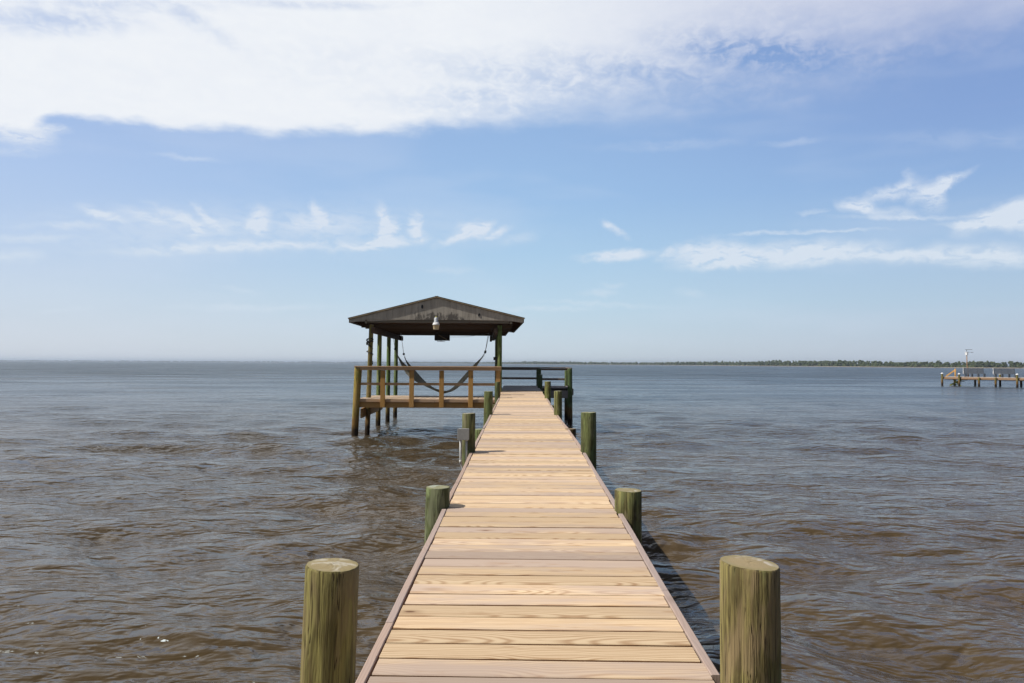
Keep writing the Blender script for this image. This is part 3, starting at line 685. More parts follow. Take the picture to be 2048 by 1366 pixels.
for i, (x, y, r, top, tint, lean, label) in enumerate(PILES):
    o = pile_mesh(r, top, tilt={7: -0.065, 0: -0.03, 8: -0.02}.get(i, 0.02), seed=i + 3).build('timber_pile', [M['pile'], M['pileend']])
    o.location = (x, y, 0)
    # lean about the water line
    o.rotation_euler = (0, lean[0], 0); o.location.x = x - sin(lean[0]) * top
    o.color = (*tint, 1)
    tag(o, label, 'pile', PL)

# edge boards between the piles, one board per bay
def edge_boards(side):
    ps = sorted([(p[1], p[2]) for p in PILES if (p[0] < 0) == (side < 0)])
    ys = [(-2.4, 0.0)] + ps
    for a, b in zip(ys[:-1], ys[1:]):
        y0 = a[0] + a[1] + 0.004; y1 = b[0] - b[1] - 0.004
        if y1 > 23.5 or y1 - y0 < 0.4: continue
        cuts = [y0, y1]
        if a[0] > 2 and a[0] < 4: cuts = [y0, 3.62 if side < 0 else 4.15, y1]
        for c0, c1 in zip(cuts[:-1], cuts[1:]):
            mb = MB(); N = max(2, int((c1 - c0) / 0.5)); k_ = 1 if side < 0 else 2
            tone = random.random(); off = random.uniform(-30, 30); dz = random.uniform(0.001, 0.006)
            vs = []; gr = []
            for i in range(N + 1):
                Y = c0 + 0.002 + (c1 - c0 - 0.004) * i / N; xe = at(Y, k_) + side * (0.007 + 0.004 * sin(Y * 2.1 + c0 * 5))
                Z = at(Y, 3) + dz
                for (dx, dzz) in ((0, -0.19), (0, -0.004), (0.004, 0), (0.036, 0), (0.040, -0.004), (0.040, -0.19)):
                    vs.append((xe + side * dx, Y, Z + dzz)); gr.append((Y + off, dx, dzz))
            fs = []
            for i in range(N):
                for c_ in range(6):
                    d_ = (c_ + 1) % 6; q = (i * 6 + c_, i * 6 + d_, (i + 1) * 6 + d_, (i + 1) * 6 + c_)
                    fs.append(q if side < 0 else q[::-1])
            fs.append(tuple(range(6))[::-1] if side < 0 else tuple(range(6))); e = tuple(N * 6 + c_ for c_ in range(6)); fs.append(e if side < 0 else e[::-1])
            mb.add(vs, fs, 0, gr, tone)
            mb.build('edge_board', M['trim'], pier)
edge_boards(-1); edge_boards(1)
# stringers and cross beams
for sx in (0.12, 0.5, 0.88):
    mb = MB()
    for a, b in zip(ST[:-1], ST[1:]):
        if b[0] > 24: continue
        b = list(b)
        if b[0] == 23.9: b = [23.6, at(23.6, 1), at(23.6, 2), at(23.6, 3)]
        pa = (a[1] + (a[2] - a[1]) * sx, max(a[0], -2.3), at(max(a[0], -2.3), 3) - 0.15); pb = (b[1] + (b[2] - b[1]) * sx, b[0], b[3] - 0.15)
        mb.beam(pa, pb, 0.04, 0.2)
    mb.build('stringer', M['rail'], pier)
for (yy) in (2.88, 6.25, 9.55, 12.6, 15.6, 18.4, 21.1):
    mb = MB(); mb.box((at(yy, 1) + 0.01, yy + 0.0, at(yy, 3) - 0.49), (at(yy, 2) - 0.01, yy + 0.045, at(yy, 3) - 0.255)); mb.build('cross_beam', M['rail'], pier)

# ------------------------------------------------------------------ electrical box on the third left pile
jb = empty('electrical_box', (-0.745, 9.38, 1.25), 'square light grey electrical box with two conduits fixed to the pile', 'electrical box')
def jloc(p): return (p[0] + 0.745, p[1] - 9.38, p[2] - 1.25)
mb = MB(); mb.box(jloc((-0.811, 9.345, 1.248)), jloc((-0.670, 9.43, 1.384)), ch=0.006); mb.build('housing', M['greybox'], jb)
mb = MB(); mb.box(jloc((-0.8145, 9.333, 1.2445)), jloc((-0.6665, 9.3435, 1.3875)), ch=0.004)
cv = mb.build('cover', M['greybox'], jb)
mb = MB(); mb.tube([jloc(p) for p in ((-0.780, 9.39, 1.247), (-0.778, 9.39, 1.0), (-0.774, 9.39, 0.95), (-0.752, 9.40, 0.88), (-0.748, 9.41, 0.70))], 0.0125, 10); mb.tube([jloc((-0.779, 9.39, 0.985)), jloc((-0.775, 9.39, 0.945))], 0.017, 10); mb.build('conduit', M['pipe'], jb)
mb = MB(); mb.tube([jloc(p) for p in ((-0.704, 9.41, 1.247), (-0.703, 9.41, 1.0), (-0.702, 9.41, 0.55))], 0.012, 10); mb.tube([jloc((-0.704, 9.41, 1.225)), jloc((-0.704, 9.41, 1.2455))], 0.017, 10); mb.build('conduit', M['pipe'], jb)

# ------------------------------------------------------------------ end platform (older, greyer)
PZ = 1.338
plat = empty('end_platform', (0, 0, 0), 'old weathered grey platform with dark railings at the far end of the pier', 'platform')
mb = MB(); y = 23.76
while y < 29.3:
    x1 = 0.64 if y < 27.05 else 1.86
    mb.box((-0.70 + random.uniform(-.01, .01), y, PZ - 0.038 - 0.0), (x1, y + 0.139, PZ + random.uniform(-0.003, 0.003)))
    y += 0.146
mb.build('decking', M['old'], plat)
mb = MB(); mb.box((0.66, 27.06, 0.95), (1.85, 27.10, 1.225)); mb.box((-0.7, 29.3, 1.06), (1.86, 29.34, 1.29)); mb.box((1.865, 27.12, 1.06), (1.905, 29.34, 1.295)); mb.box((-0.66, 23.8, 1.08), (-0.62, 29.2, 1.295)); mb.box((0.59, 23.8, 1.08), (0.63, 29.2, 1.295))
mb.build('rim_joist', M['old'], plat)
def rail_part(name, boxes, m, parent):
    mb = MB()
    for a, b in boxes: mb.box(a, b)
    return mb.build(name, m, parent)
rail_part('top_rail', [((-0.90, 29.14, 1.955), (0.72, 29.20, 2.035)), ((0.722, 29.14, 1.95), (1.84, 29.20, 2.03)), ((-0.90, 29.10, 2.038), (1.86, 29.24, 2.072)), ((1.74, 27.2, 2.030), (1.86, 29.098, 2.064))], M['oldrail'], plat)
rail_part('middle_rail', [((-0.90, 29.15, 1.585), (0.70, 29.19, 1.665)), ((0.702, 29.15, 1.555), (1.84, 29.19, 1.64)), ((1.80, 27.18, 1.56), (1.84, 29.12, 1.64))], M['oldrail'], plat)
def small_pile(name, x, y, r, top, tint, parent=None, seed=0, foot=-0.6, taper=1.05, lean=0.0):
    o = pile_mesh(r, top, n=24, tilt=0.0, seed=seed, foot=foot, taper=taper).build(name, [M['pile'], M['pileend']], parent)
    o.location = (x, y, 0); o.rotation_euler = (0, lean, 0); o.color = (*tint, 1); return o
small_pile('post', 0.665, 29.02, 0.095, 2.0, (0.45, 0.75, 0.7), plat, 31)
small_pile('post', 0.66, 26.6, 0.085, 1.82, (0.4, 0.7, 0.62), plat, 32)
small_pile('post', 1.78, 27.1, 0.088, 2.038, (0.62, 1.0, 0.9), plat, 33, lean=-0.008)
small_pile('post', 1.757, 29.05, 0.072, 1.95, (0.6, 0.95, 0.8), plat, 34)
small_pile('post', -0.60, 29.05, 0.075, 1.30, (0.5, 0.7, 0.6), plat, 35)
small_pile('post', -0.60, 26.4, 0.075, 1.30, (0.5, 0.7, 0.6), plat, 36)
# ------------------------------------------------------------------ side deck under the front of the shelter
SZ = 1.125
sdk = empty('side_deck', (0, 0, 0), 'side deck of brown lumber with open railing in front of the shelter', 'deck')
mb = MB(); x = -4.995
while x < -0.78:
    x1 = x + 0.139
    if not (-5.02 < x and x1 < -4.62): mb.box((x, 22.10, SZ - 0.036), (x1, 24.55, SZ + random.uniform(-.002, .002)))
    else: mb.box((x, 22.10, SZ - 0.036), (x1, 22.92 if x > -4.95 else 24.55, SZ)); 
    if x > -4.95 and x1 < -4.62: mb.box((x, 23.13, SZ - 0.036), (x1, 24.55, SZ))
    x += 0.1455
mb.build('decking', M['sidedeck'], sdk)
rail_part('rim_board', [((-5.0, 22.06, SZ - 0.088), (-2.62, 22.097, SZ - 0.002)), ((-2.616, 22.06, SZ - 0.088), (-0.80, 22.097, SZ - 0.002))], M['railtop'], sdk)
rail_part('skirt_board', [((-4.98, 22.13, 0.865), (-0.80, 22.17, SZ - 0.04))], M['rail'], sdk)
rail_part('skirt_board', [((-4.98, 24.50, 0.865), (-0.80, 24.54, SZ - 0.04))], M['rail'], sdk)
for xx in (-4.5, -3.6, -2.7, -1.8, -1.0): rail_part('joist', [((xx, 22.18, 0.90), (xx + .04, 24.49, SZ - 0.04))], M['rail'], sdk)
for i, xx in enumerate((-4.172, -3.306, -2.406, -1.531, -0.712)):
    rail_part('baluster_post', [((xx - 0.07, 22.018, 0.878 + 0.003 * i), (xx + 0.07, 22.057, 1.99))], M['rail'], sdk)
rail_part('top_rail', [((-4.86, 21.975, 1.995), (-2.42, 22.015, 2.082)), ((-2.416, 21.975, 1.995), (-0.62, 22.015, 2.088))], M['railtop'], sdk)
rail_part('rail_cap', [((-5.02, 21.95, 2.084), (-2.42, 22.10, 2.118)), ((-2.416, 21.95, 2.09), (-0.615, 22.10, 2.124))], M['railtop'], sdk)
rail_part('middle_rail', [((-4.86, 22.06, 1.540), (-0.64, 22.098, 1.622))], M['railtop'], sdk)
mb = MB(); mb.beam((-4.85, 22.18, 0.685), (-5.02, 26.4, 0.685), 0.045, 0.29); mb.build('side_beam', M['rail'], sdk)
o = small_pile('corner_post', -5.02, 22.10, 0.112, 2.082, (1.75, 1.5, 0.8), sdk, 41, taper=0.86, lean=0.045)
small_pile('post', -1.0, 24.3, 0.075, 1.08, (0.5, 0.7, 0.6), sdk, 42)

# ------------------------------------------------------------------ shelter (open boathouse with gable roof)
TH = radians(2.9)
gz = empty('open_shelter', (-4.81, 23.02, 0), 'open boathouse shelter with low gable roof on green posts over the water', 'shelter', rz=TH)
RU, EU0, EU1, RZ, EZ0, EZ1 = 2.125, -0.601, 4.872, 4.285, 3.586, 3.627      # ridge and eaves: across, height (top edge)
V0, V1 = -0.24, 7.45
POSTS = [(a, b, tuple(1.3 * q for q in t)) for a, b, t in [(0.01, -0.02, (1.0, 0.95, 0.75)), (-0.068, 2.647, (0.8, 1.15, 0.9)), (-0.06, 5.09, (0.7, 1.15, 0.9)), (0.02, 6.79, (0.75, 1.2, 0.95)),
         (4.11, 0.05, (0.7, 1.05, 0.8)), (4.13, 2.65, (0.5, 0.7, 0.5)), (4.12, 5.09, (0.5, 0.7, 0.5)), (4.13, 6.79, (0.5, 0.7, 0.5))]]
for i, (u, v, t) in enumerate(POSTS):
    o = small_pile('post', u, v, (0.069, 0.076, 0.074, 0.074, 0.072, 0.072, 0.072, 0.072)[i], 3.42, t, gz, 60 + i, taper=1.14, lean=(0.028 if i == 0 else 0.008 if i < 4 else 0.0))
    if i == 0: o.location.x -= 0.03
# side beams on the inner face of the posts, with a doubled end at the back
for (u0, u1) in ((0.085, 0.20), (3.93, 4.04)):
    rail_part('side_beam', [((u0, -0.10, 3.145), (u1, 7.0, 3.33))], M['darkwood'], gz)
rail_part('beam_end_block', [((0.205, 6.4, 3.12), (0.30, 7.0, 3.30))], M['darkwood'], gz)
rail_part('beam_end_block', [((3.84, 6.4, 3.10), (3.925, 7.0, 3.32))], M['darkwood'], gz)
# headers and ceiling joists
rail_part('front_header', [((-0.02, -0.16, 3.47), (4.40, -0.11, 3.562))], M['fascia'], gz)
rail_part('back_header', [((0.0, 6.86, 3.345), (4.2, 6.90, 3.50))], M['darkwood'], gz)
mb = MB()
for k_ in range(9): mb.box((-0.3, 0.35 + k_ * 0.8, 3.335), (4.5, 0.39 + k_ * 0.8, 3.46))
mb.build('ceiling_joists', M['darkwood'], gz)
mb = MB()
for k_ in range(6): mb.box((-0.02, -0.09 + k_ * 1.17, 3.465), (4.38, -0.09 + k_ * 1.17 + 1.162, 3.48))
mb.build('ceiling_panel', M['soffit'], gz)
# gable siding with vertical grooves
def rake_z(u, drop=0.0):
    return (EZ0 + (RZ - EZ0) * (u - EU0) / (RU - EU0) if u < RU else RZ + (EZ1 - RZ) * (u - RU) / (EU1 - RU)) - drop
def gable(vf, name, mm):
    mb = MB(); us = [EU0 + 0.03]
    u = -0.43
    while u < EU1 - 0.05: us.append(u); u += 0.1985
    us.append(EU1 - 0.03)
    for a, b in zip(us[:-1], us[1:]):
        def zb(u):
            if u < -0.03: return 3.563 - 0.105 * (-0.03 - u) / 0.54
            if u > 4.33: return 3.563 - 0.08 * (u - 4.33) / 0.54
            return 3.564
        parts = [a, b] if not (a < RU < b) else [a, RU, b]
        for p, q in zip(parts[:-1], parts[1:]):
            g_ = 0.004
            pl = [(p + (g_ if p == a else 0), zb(p)), (q - (g_ if q == b else 0), zb(q)), (q - (g_ if q == b else 0), rake_z(q, 0.035)), (p + (g_ if p == a else 0), rake_z(p, 0.035))]
            mb.prism(pl, vf, vf + 0.016, 0)
    mb.prism([(EU0 + 0.04, rake_z(EU0 + .04, 0.11)), (RU, 3.60), (EU1 - 0.04, rake_z(EU1 - .04, 0.11)), (EU1 - 0.04, rake_z(EU1 - 0.04, 0.04)), (RU, RZ - 0.045), (EU0 + 0.04, rake_z(EU0 + 0.04, 0.04))], vf + 0.0175, vf + 0.025, 0)
    return mb.build(name, mm, gz)
gable(-0.20, 'gable_panel', M['gable'])
gable(7.30, 'gable_panel', M['gable'])
# two small vent holes in the siding
for (u, z) in ((1.678, 3.975), (3.459, 3.722)):
    mb = MB(); mb.lathe([(0.052, -0.012), (0.052, 0.006), (0.044, 0.006), (0.040, 0.0), (0.0, 0.0)], (0, 0, 0), 16)
    h_ = mb.build('gable_hole', M['black'], gz); h_.rotation_euler = (pi / 2, 0, 0); h_.location = (u, -0.2045, z); h_.scale = (0.7, 1.15, 1)
# end blocks under the gable
rail_part('corner_block', [((-0.10, -0.20, 3.44), (-0.03, -0.10, 3.552))], M['fascia'], gz)
rail_part('corner_block', [((4.42, -0.20, 3.455), (4.49, -0.10, 3.552))], M['fascia'], gz)
# roof: two slopes of ribbed sheet, plywood beneath, rafters, fascia
rf = empty('roof', (0, 0, 0), None, None); rf.parent = gz
del_keys = [k_ for k_ in ('label', 'category') if k_ in rf.keys()]
for k_ in del_keys: del rf[k_]
for side in (0, 1):
    ue, ze = (EU0, EZ0) if side == 0 else (EU1, EZ1)
    L = hypot(ue - RU, RZ - ze); d = Vector((ue - RU, 0, ze - RZ)).normalized(); nrm = Vector((-d.z, 0, d.x)) if side == 0 else Vector((-d.z, 0, d.x))
    if nrm.z < 0: nrm = -nrm
    mb = MB(); n = int((V1 - V0) / 0.05); vs = []
    for i in range(n + 1):
        v = V0 + (V1 - V0) * i / n; hgt = 0.004 + (0.022 if i % 5 == 0 else 0.0)
        for t in (0, L + 0.02):
            for dz in (hgt, hgt - 0.003):
                p = Vector((RU, v, RZ)) + d * t + nrm * dz; vs.append(tuple(p))
    fs = []
    for i in range(n):
        a = i * 4; b = a + 4
        for q in ((a, a + 2, b + 2, b), (a + 1, b + 1, b + 3, a + 3), (a + 2, a + 3, b + 3, b + 2), (a, b, b + 1, a + 1)): fs.append(q if side else q[::-1])
    mb.add(vs, fs); mb.build('roof_sheet', M['roofmetal'], rf)
    # rake strips
    for v in (V0 - 0.004, V1 - 0.03):
        mb = MB(); p = Vector((RU, v + 0.017, RZ)) - nrm * 0.012; mb.beam(p, p + d * (L + 0.01), 0.034, 0.024, up=nrm, ch=0.001)
        mb.build('rake_strip', M['roofmetal'], rf)
    # plywood
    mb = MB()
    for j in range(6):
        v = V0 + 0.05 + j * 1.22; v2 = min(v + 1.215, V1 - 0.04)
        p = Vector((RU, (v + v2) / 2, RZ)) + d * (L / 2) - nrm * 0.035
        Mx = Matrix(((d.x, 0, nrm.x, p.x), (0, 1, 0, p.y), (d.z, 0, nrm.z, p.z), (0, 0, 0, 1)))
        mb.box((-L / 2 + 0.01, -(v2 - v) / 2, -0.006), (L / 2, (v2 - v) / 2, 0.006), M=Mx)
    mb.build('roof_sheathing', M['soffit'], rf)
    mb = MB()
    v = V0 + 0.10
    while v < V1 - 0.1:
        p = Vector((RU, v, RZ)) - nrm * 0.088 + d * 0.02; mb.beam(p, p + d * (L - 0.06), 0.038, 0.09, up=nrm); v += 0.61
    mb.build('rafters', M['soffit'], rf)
    mb = MB(); pe = Vector((ue, 0, ze)) - d * 0.02
    mb.box((pe.x - 0.012, V0 + 0.02, pe.z - 0.135), (pe.x + 0.012, V1 - 0.02, pe.z - 0.012)); mb.build('eave_fascia', M['fascia'], rf)
mb = MB(); mb.beam((RU, V0, RZ + 0.022), (RU, V1, RZ + 0.022), 0.10, 0.012); mb.build('ridge_cap', M['roofmetal'], rf)
# black cable wound round the first left post, and a cleat
def gl(u, v, z): return Vector((-4.81 + u * cos(TH) - v * sin(TH), 23.02 + u * sin(TH) + v * cos(TH), z))
pts = []
for i in range(60):
    t = i / 59; a = 2 * pi * 2.6 * t - 1.2; z = 2.98 - 0.62 * t + 0.03 * sin(9 * t)
    p = gl(0.04, -0.02, z); R = 0.088 + 0.01 * sin(23 * t)
    pts.append(p + Vector((R * cos(a), R * sin(a), 0)))
mb = MB(); mb.tube(pts, [0.014 + 0.006 * sin(i * .7) for i in range(60)], 7)
p = gl(0.03, -0.02, 2.93)
for q in range(3):
    ring = [p + Vector((0.095 * cos(a), 0.095 * sin(a), 0.05 * sin(a * 1 + q) - q * 0.045)) for a in [2 * pi * k_ / 16 for k_ in range(17)]]
    mb.tube(ring, 0.022, 7, cap=False)
tag(mb.build('cable', M['black']), 'black cable wound around the front left post of the shelter', 'cable')
mb = MB(); pc = gl(0.085, -0.03, 2.23); mb.box((pc.x - 0.03, pc.y - .02, 2.16), (pc.x + 0.05, pc.y + 0.02, 2.20)); mb.box((pc.x + 0.02, pc.y - .02, 2.19), (pc.x + 0.05, pc.y + .02, 2.27))
tag(mb.build('rope_cleat', M['black']), 'small dark cleat on the front left shelter post at rail height', 'cleat')
mb = MB(); pc = gl(4.02, 0.30, 2.34); mb.box((pc.x - 0.10, pc.y - .05, 2.315), (pc.x + 0.02, pc.y + 0.05, 2.42)); mb.box((pc.x - 0.02, pc.y - .03, 2.24), (pc.x + 0.03, pc.y + .03, 2.315))
tag(mb.build('outlet_box', M['black']), 'small dark outlet box fixed beside the right shelter post above the railing', 'outlet box')
# lamp in front of the gable
lp = gl(2.133, -0.50, 3.25)
lamp = empty('flood_lamp', lp, 'white and amber dusk lamp hanging in front of the grey gable', 'lamp')
mb = MB(); mb.lathe([(0.082, 0.0), (0.086, 0.012), (0.100, 0.13), (0.106, 0.135)], n=28); mb.build('refractor', M['lens'], lamp)
mb = MB(); mb.lathe([(0.108, 0.1355), (0.110, 0.15), (0.104, 0.175), (0.082, 0.215)], n=28); mb.build('shade_rim', M['white'], lamp)
mb = MB(); mb.lathe([(0.081, 0.2155), (0.066, 0.25), (0.058, 0.28), (0.058, 0.34), (0.050, 0.362), (0.03, 0.37)], n=28); mb.build('housing', M['bluewhite'], lamp)
mb = MB(); mb.lathe([(0.028, 0.3705), (0.030, 0.385), (0.026, 0.40), (0.0, 0.405)], n=16); mb.build('photocell', M['knob'], lamp)
mb = MB(); mb.tube([(0.02, 0.05, 0.31), (0.0, 0.18, 0.33), (-0.005, 0.283, 0.335)], 0.014, 8); mb.build('bracket_arm', M['metal'], lamp)
# dark box fixture below the ceiling
bx = gl(2.10, 3.4, 3.03)
fx = empty('ceiling_fixture', bx, 'dark square box hanging from the ceiling at the middle of the shelter', 'fixture', rz=TH)
mb = MB(); mb.box((-0.265, -0.22, 0), (0.265, 0.22, 0.24)); mb.build('housing', M['black'], fx)
for q in (-0.2, 0.2): mb = MB(); mb.tube([(q, 0, 0.242), (q, 0, 0.303)], 0.015); mb.build('hanger', M['darkwood'], fx)
mb = MB(); mb.beam((-0.12, -0.235, 0.19), (0.18, -0.235, 0.03), 0.02, 0.035); mb.build('brace', M['fascia'], fx)
mb = MB(); ring = [(-0.04 + 0.14 * cos(a), 0.1 * sin(a), -0.03) for a in [2 * pi * k_ / 20 for k_ in range(21)]]; mb.tube(ring, 0.008, 6, cap=False); mb.tube([(-0.04, 0, 0), (-0.04, 0, -0.035)], 0.016); mb.tube([(-0.17, 0, 0), (-0.17, 0, -0.03)], 0.01); mb.build('guard_ring', M['metal'], fx)
mb = MB(); a = bx + Vector((0.27, 0, 0.13)); b = gl(3.80, 3.6, 3.32)
mb.tube([a.lerp(b, t) + Vector((0, 0, -0.05 * sin(pi * t))) for t in [i / 12 for i in range(13)]], 0.005, 6)
tag(mb.build('power_cord', M['rope']), 'thin cord strung from the ceiling box to the right beam', 'cord')

# hammocks
def hammock(label, cen, yc, W, ropeL, ropeR, lift, yend, T):
    o = empty('hammock', (cen[0][0], yc, cen[0][1]), label, 'hammock', 'hammocks slung inside the shelter')
    org = Vector((cen[0][0], yc, cen[0][1]))
    P = [Vector((x, 0, z)) for x, z in cen]
    # smooth centreline
    C_ = []
    for i in range(len(P) - 1):
        p0 = P[max(i - 1, 0)]; p1 = P[i]; p2 = P[i + 1]; p3 = P[min(i + 2, len(P) - 1)]
        for s_ in range(6):
            t = s_ / 6
            C_.append(0.5 * ((2 * p1) + (-p0 + p2) * t + (2 * p0 - 5 * p1 + 4 * p2 - p3) * t * t + (-p0 + 3 * p1 - 3 * p2 + p3) * t ** 3))
    C_.append(P[-1]); n = len(C_); na = 9; vs = []
    for i, c in enumerate(C_):
        s_ = i / (n - 1); w = W * (0.10 + 0.90 * min(1, sin(pi * s_) * 1.5)) ; lf = lift * sin(pi * s_)
        for a in range(na):
            q = a / (na - 1) * 2 - 1
            for k_ in (0, 1):
                vs.append((c.x - org.x, q * w / 2 + yend * (s_ - 0.5), c.z - org.z + lf * (q * q) + T * q * sin(2 * pi * s_) ** 2 * abs(cos(pi * s_)) * 1.3 - 0.02 * sin(pi * s_) * cos(q * 9) * 0.3 - 0.012 * k_))
    fs = []
    for i in range(n - 1):
        for a in range(na - 1):
            b = (i * na + a) * 2; c2 = b + 2; d2 = b + na * 2; e2 = d2 + 2
            fs.append((b, c2, e2, d2)); fs.append((b + 1, d2 + 1, e2 + 1, c2 + 1))
        for a in (0, na - 1):
            b = (i * na + a) * 2; d2 = b + na * 2; fs.append((b, b + 1, d2 + 1, d2))
    mb = MB(); mb.add(vs, fs, smooth=True); mb.build('bed', M['cloth'], o)
    for (end, top, sg) in ((C_[0], ropeL, -1), (C_[-1], ropeR, 1)):
        e = Vector((end.x - org.x, yend * 0.5 * sg, end.z - org.z)); tpt = Vector(top) - org
        up = (tpt - e).normalized(); kn = e + up * 0.09
        mb = MB(); mb.tube([kn, kn.lerp(tpt, 0.5), tpt], 0.008, 6); mb.build('rope', M['rope'], o)
        mb = MB(); mb.lathe([(0.0, -0.045), (0.035, -0.03), (0.045, 0.0), (0.032, 0.035), (0.0, 0.045)], kn, 12); mb.build('knot', M['black'], o)
        mb = MB()
        ii = C_[3] if sg < 0 else C_[-4]
        for k_ in range(5):
            q = k_ / 4 * 2 - 1; mb.tube([kn, Vector((ii.x - org.x, yend * 0.5 * sg * 0.9 + q * W * 0.22, ii.z - org.z + 0.02))], 0.004, 5)
        mb.build('end_strings', M['rope'], o)
    return o
hammock('hammock hung from two ropes at the left rear shelter post, the farther one', [(-4.84, 2.66), (-4.517, 2.08), (-4.036, 1.60), (-3.25, 1.15), (-2.87, 1.09), (-2.45, 1.34), (-1.787, 2.09), (-1.41, 2.58)], 28.0, 0.34, (-4.95, 28.2, 3.14), (-1.26, 28.2, 3.33), 0.04, -0.1, 0.14)
hammock('hammock with its left rope hanging clear of the posts, the nearer one', [(-4.36, 2.45), (-4.153, 2.08), (-3.559, 1.44), (-3.097, 1.20), (-2.62, 1.20), (-1.95, 1.83), (-1.38, 2.53)], 27.2, 0.26, (-4.50, 27.2, 3.33), (-1.25, 27.2, 3.33), 0.03, 0.1, 0.06)


# ------------------------------------------------------------------ neighbour's dock on the right
A = Vector((46.68, 82.2, 0)); dd = Vector((0.608, -0.794, 0)).normalized(); nn_ = Vector((0.794, 0.608, 0)).normalized()
ang = atan2(dd.y, dd.x)
dk = empty('neighbour_dock', A, 'distant low dock with white capped posts at the right edge of the water', 'dock', rz=ang)
DZ = 0.975
mb = MB(); s_ = 0.0
while s_ < 16: mb.box((s_, 0, DZ - 0.04), (s_ + 0.139, 2.2, DZ)); s_ += 0.146
mb.build('decking', M['palewood'], dk)
rail_part('rim_board', [((0, -0.045, 0.72), (16, -0.002, DZ - 0.03)), ((0, 2.205, 0.72), (16, 2.245, DZ - 0.03))], M['brownwood'], dk)
rail_part('stringer', [((0.05, 0.25, 0.66), (16, 0.32, DZ - 0.045))], M['darkwood'], dk)  # dark bar added to stand in for the shade under the deck
rail_part('stringer', [((0.05, 1.85, 0.66), (16, 1.92, DZ - 0.045))], M['darkwood'], dk)  # second dark bar, also added as under-deck shade
def dpost(s_, v, top, cap, r=0.10):
    o = small_pile('post', s_, v, r, top, (1.2, 1.15, 0.8), dk, int(s_ * 10) + 5, taper=1.1)
    if cap:
        mb = MB(); mb.lathe([(0.125, 0.0), (0.14, 0.01), (0.14, 0.05), (0.09, 0.12), (0.0, 0.17)], n=16); c_ = mb.build('post_cap', M['white'], o); c_.location = (0, 0, top + 0.001)
for (s_, v, top, cap) in ((-0.02, -0.16, 1.26, True), (1.72, -0.17, 1.24, True), (3.66, -0.16, 0.96, False), (5.25, -0.16, 0.96, False), (7.22, -0.17, 1.26, True), (9.2, -0.16, 1.26, True), (11.2, -0.16, 1.26, True), (13.2, -0.16, 1.26, True),
                          (0.2, 2.4, 0.96, False), (2.3, 2.4, 0.94, False), (4.75, 2.36, 1.27, True), (6.7, 2.4, 0.95, False), (9.0, 2.4, 0.96, False)):
    dpost(s_, v, top, cap)
mb = MB(); mb.tube([(0.98, 0.7, 0.5), (0.98, 0.7, 1.87)], 0.08, 10); mb.beam((-0.05, 0.9, 1.02), (0.93, 0.75, 1.70), 0.05, 0.14); mb.build('brace_frame', M['rail'], dk)
mb = MB()
for i in range(4): mb.box((0.55 + i * 0.3, 0.5, 0.08 + i * 0.17), (0.95 + i * 0.3, 1.6, 0.14 + i * 0.17))
mb.beam((0.5, 0.45, 0.02), (1.9, 0.45, 0.75), 0.05, 0.16); mb.beam((0.9, 0.40, 0.70), (1.7, 0.40, -0.1), 0.05, 0.16)
mb.build('steps', M['algae'], dk)
def bench(s_, first=None):
    loc = A + dd * s_ + nn_ * 0.55 + Vector((0, 0, DZ))
    lab = 'grey slatted bench on the distant dock, the left one below the birdhouse pole' if first is None else 'grey slatted bench on the distant dock, the right one near the frame edge'
    if first is not None:
        c = copy_tree(first); c.location = loc; c['label'] = lab; return c
    o = empty('dock_bench', loc, lab, 'bench', 'slatted benches on the distant dock', rz=ang)
    mb = MB()
    for i in range(5):
        z = 0.36 + i * 0.125; mb.box((0.0, -0.02 - z * 0.18 + 0.1, z), (1.95, 0.01 - z * 0.18 + 0.1, z + 0.11))
    mb.build('backrest', M['benchgrey'], o)
    mb = MB()
    for i in range(3): mb.box((0.0, 0.12 + i * 0.15, 0.36), (1.95, 0.25 + i * 0.15, 0.395))
    mb.build('seat', M['benchgrey'], o)
    for x in (0.03, 0.66, 1.29, 1.88):
        mb = MB(); mb.box((x, 0.02, 0.0), (x + 0.11, 0.12, 0.36)); mb.box((x, 0.44, 0.0), (x + 0.06, 0.52, 0.355)); mb.beam((x + 0.03, 0.10, 0.05), (x + 0.03, -0.02, 0.98), 0.05, 0.06); mb.build('leg_frame', M['benchgrey'], o)
    mb = MB(); mb.box((-0.07, -0.05, 0.36), (-0.012, 0.5, 0.62)); mb.beam((-0.03, 0.07, 0.3), (-0.03, -0.06, 1.0), 0.05, 0.09); mb.build('armrest', M['white'], o)
    return o
b1 = bench(1.90); bench(4.82, b1)
# tall pole beside the dock
pp = A + dd * 2.0 + nn_ * 1.1 + Vector((0, 0, 0))
pole = empty('birdhouse_pole', pp, 'tall thin pole with small box and flat bar standing behind the distant benches', 'pole', rz=ang)
mb = MB(); mb.tube([(0.12, 0, 0.98), (0.1, 0, 1.9), (0.02, 0, 2.2), (0.0, 0, 3.6)], [0.075, 0.065, 0.055, 0.05], 8); mb.build('shaft', M['brownwood'], pole)
mb = MB(); mb.box((-0.13, -0.12, 3.35), (0.10, 0.12, 3.66)); mb.box((-0.16, -0.14, 3.67), (0.13, 0.14, 3.71)); mb.build('nest_box', M['white'], pole)
mb = MB(); mb.box((-0.14, -0.05, 3.94), (0.55, 0.05, 3.975)); mb.tube([(0.0, 0, 3.75), (0.0, 0, 3.95)], 0.02, 6); mb.box((0.42, -0.04, 3.64), (0.66, 0.04, 3.68)); mb.tube([(0.13, 0, 3.66), (0.44, 0, 3.66)], 0.012, 6); mb.build('cross_bar', M['black'], pole)

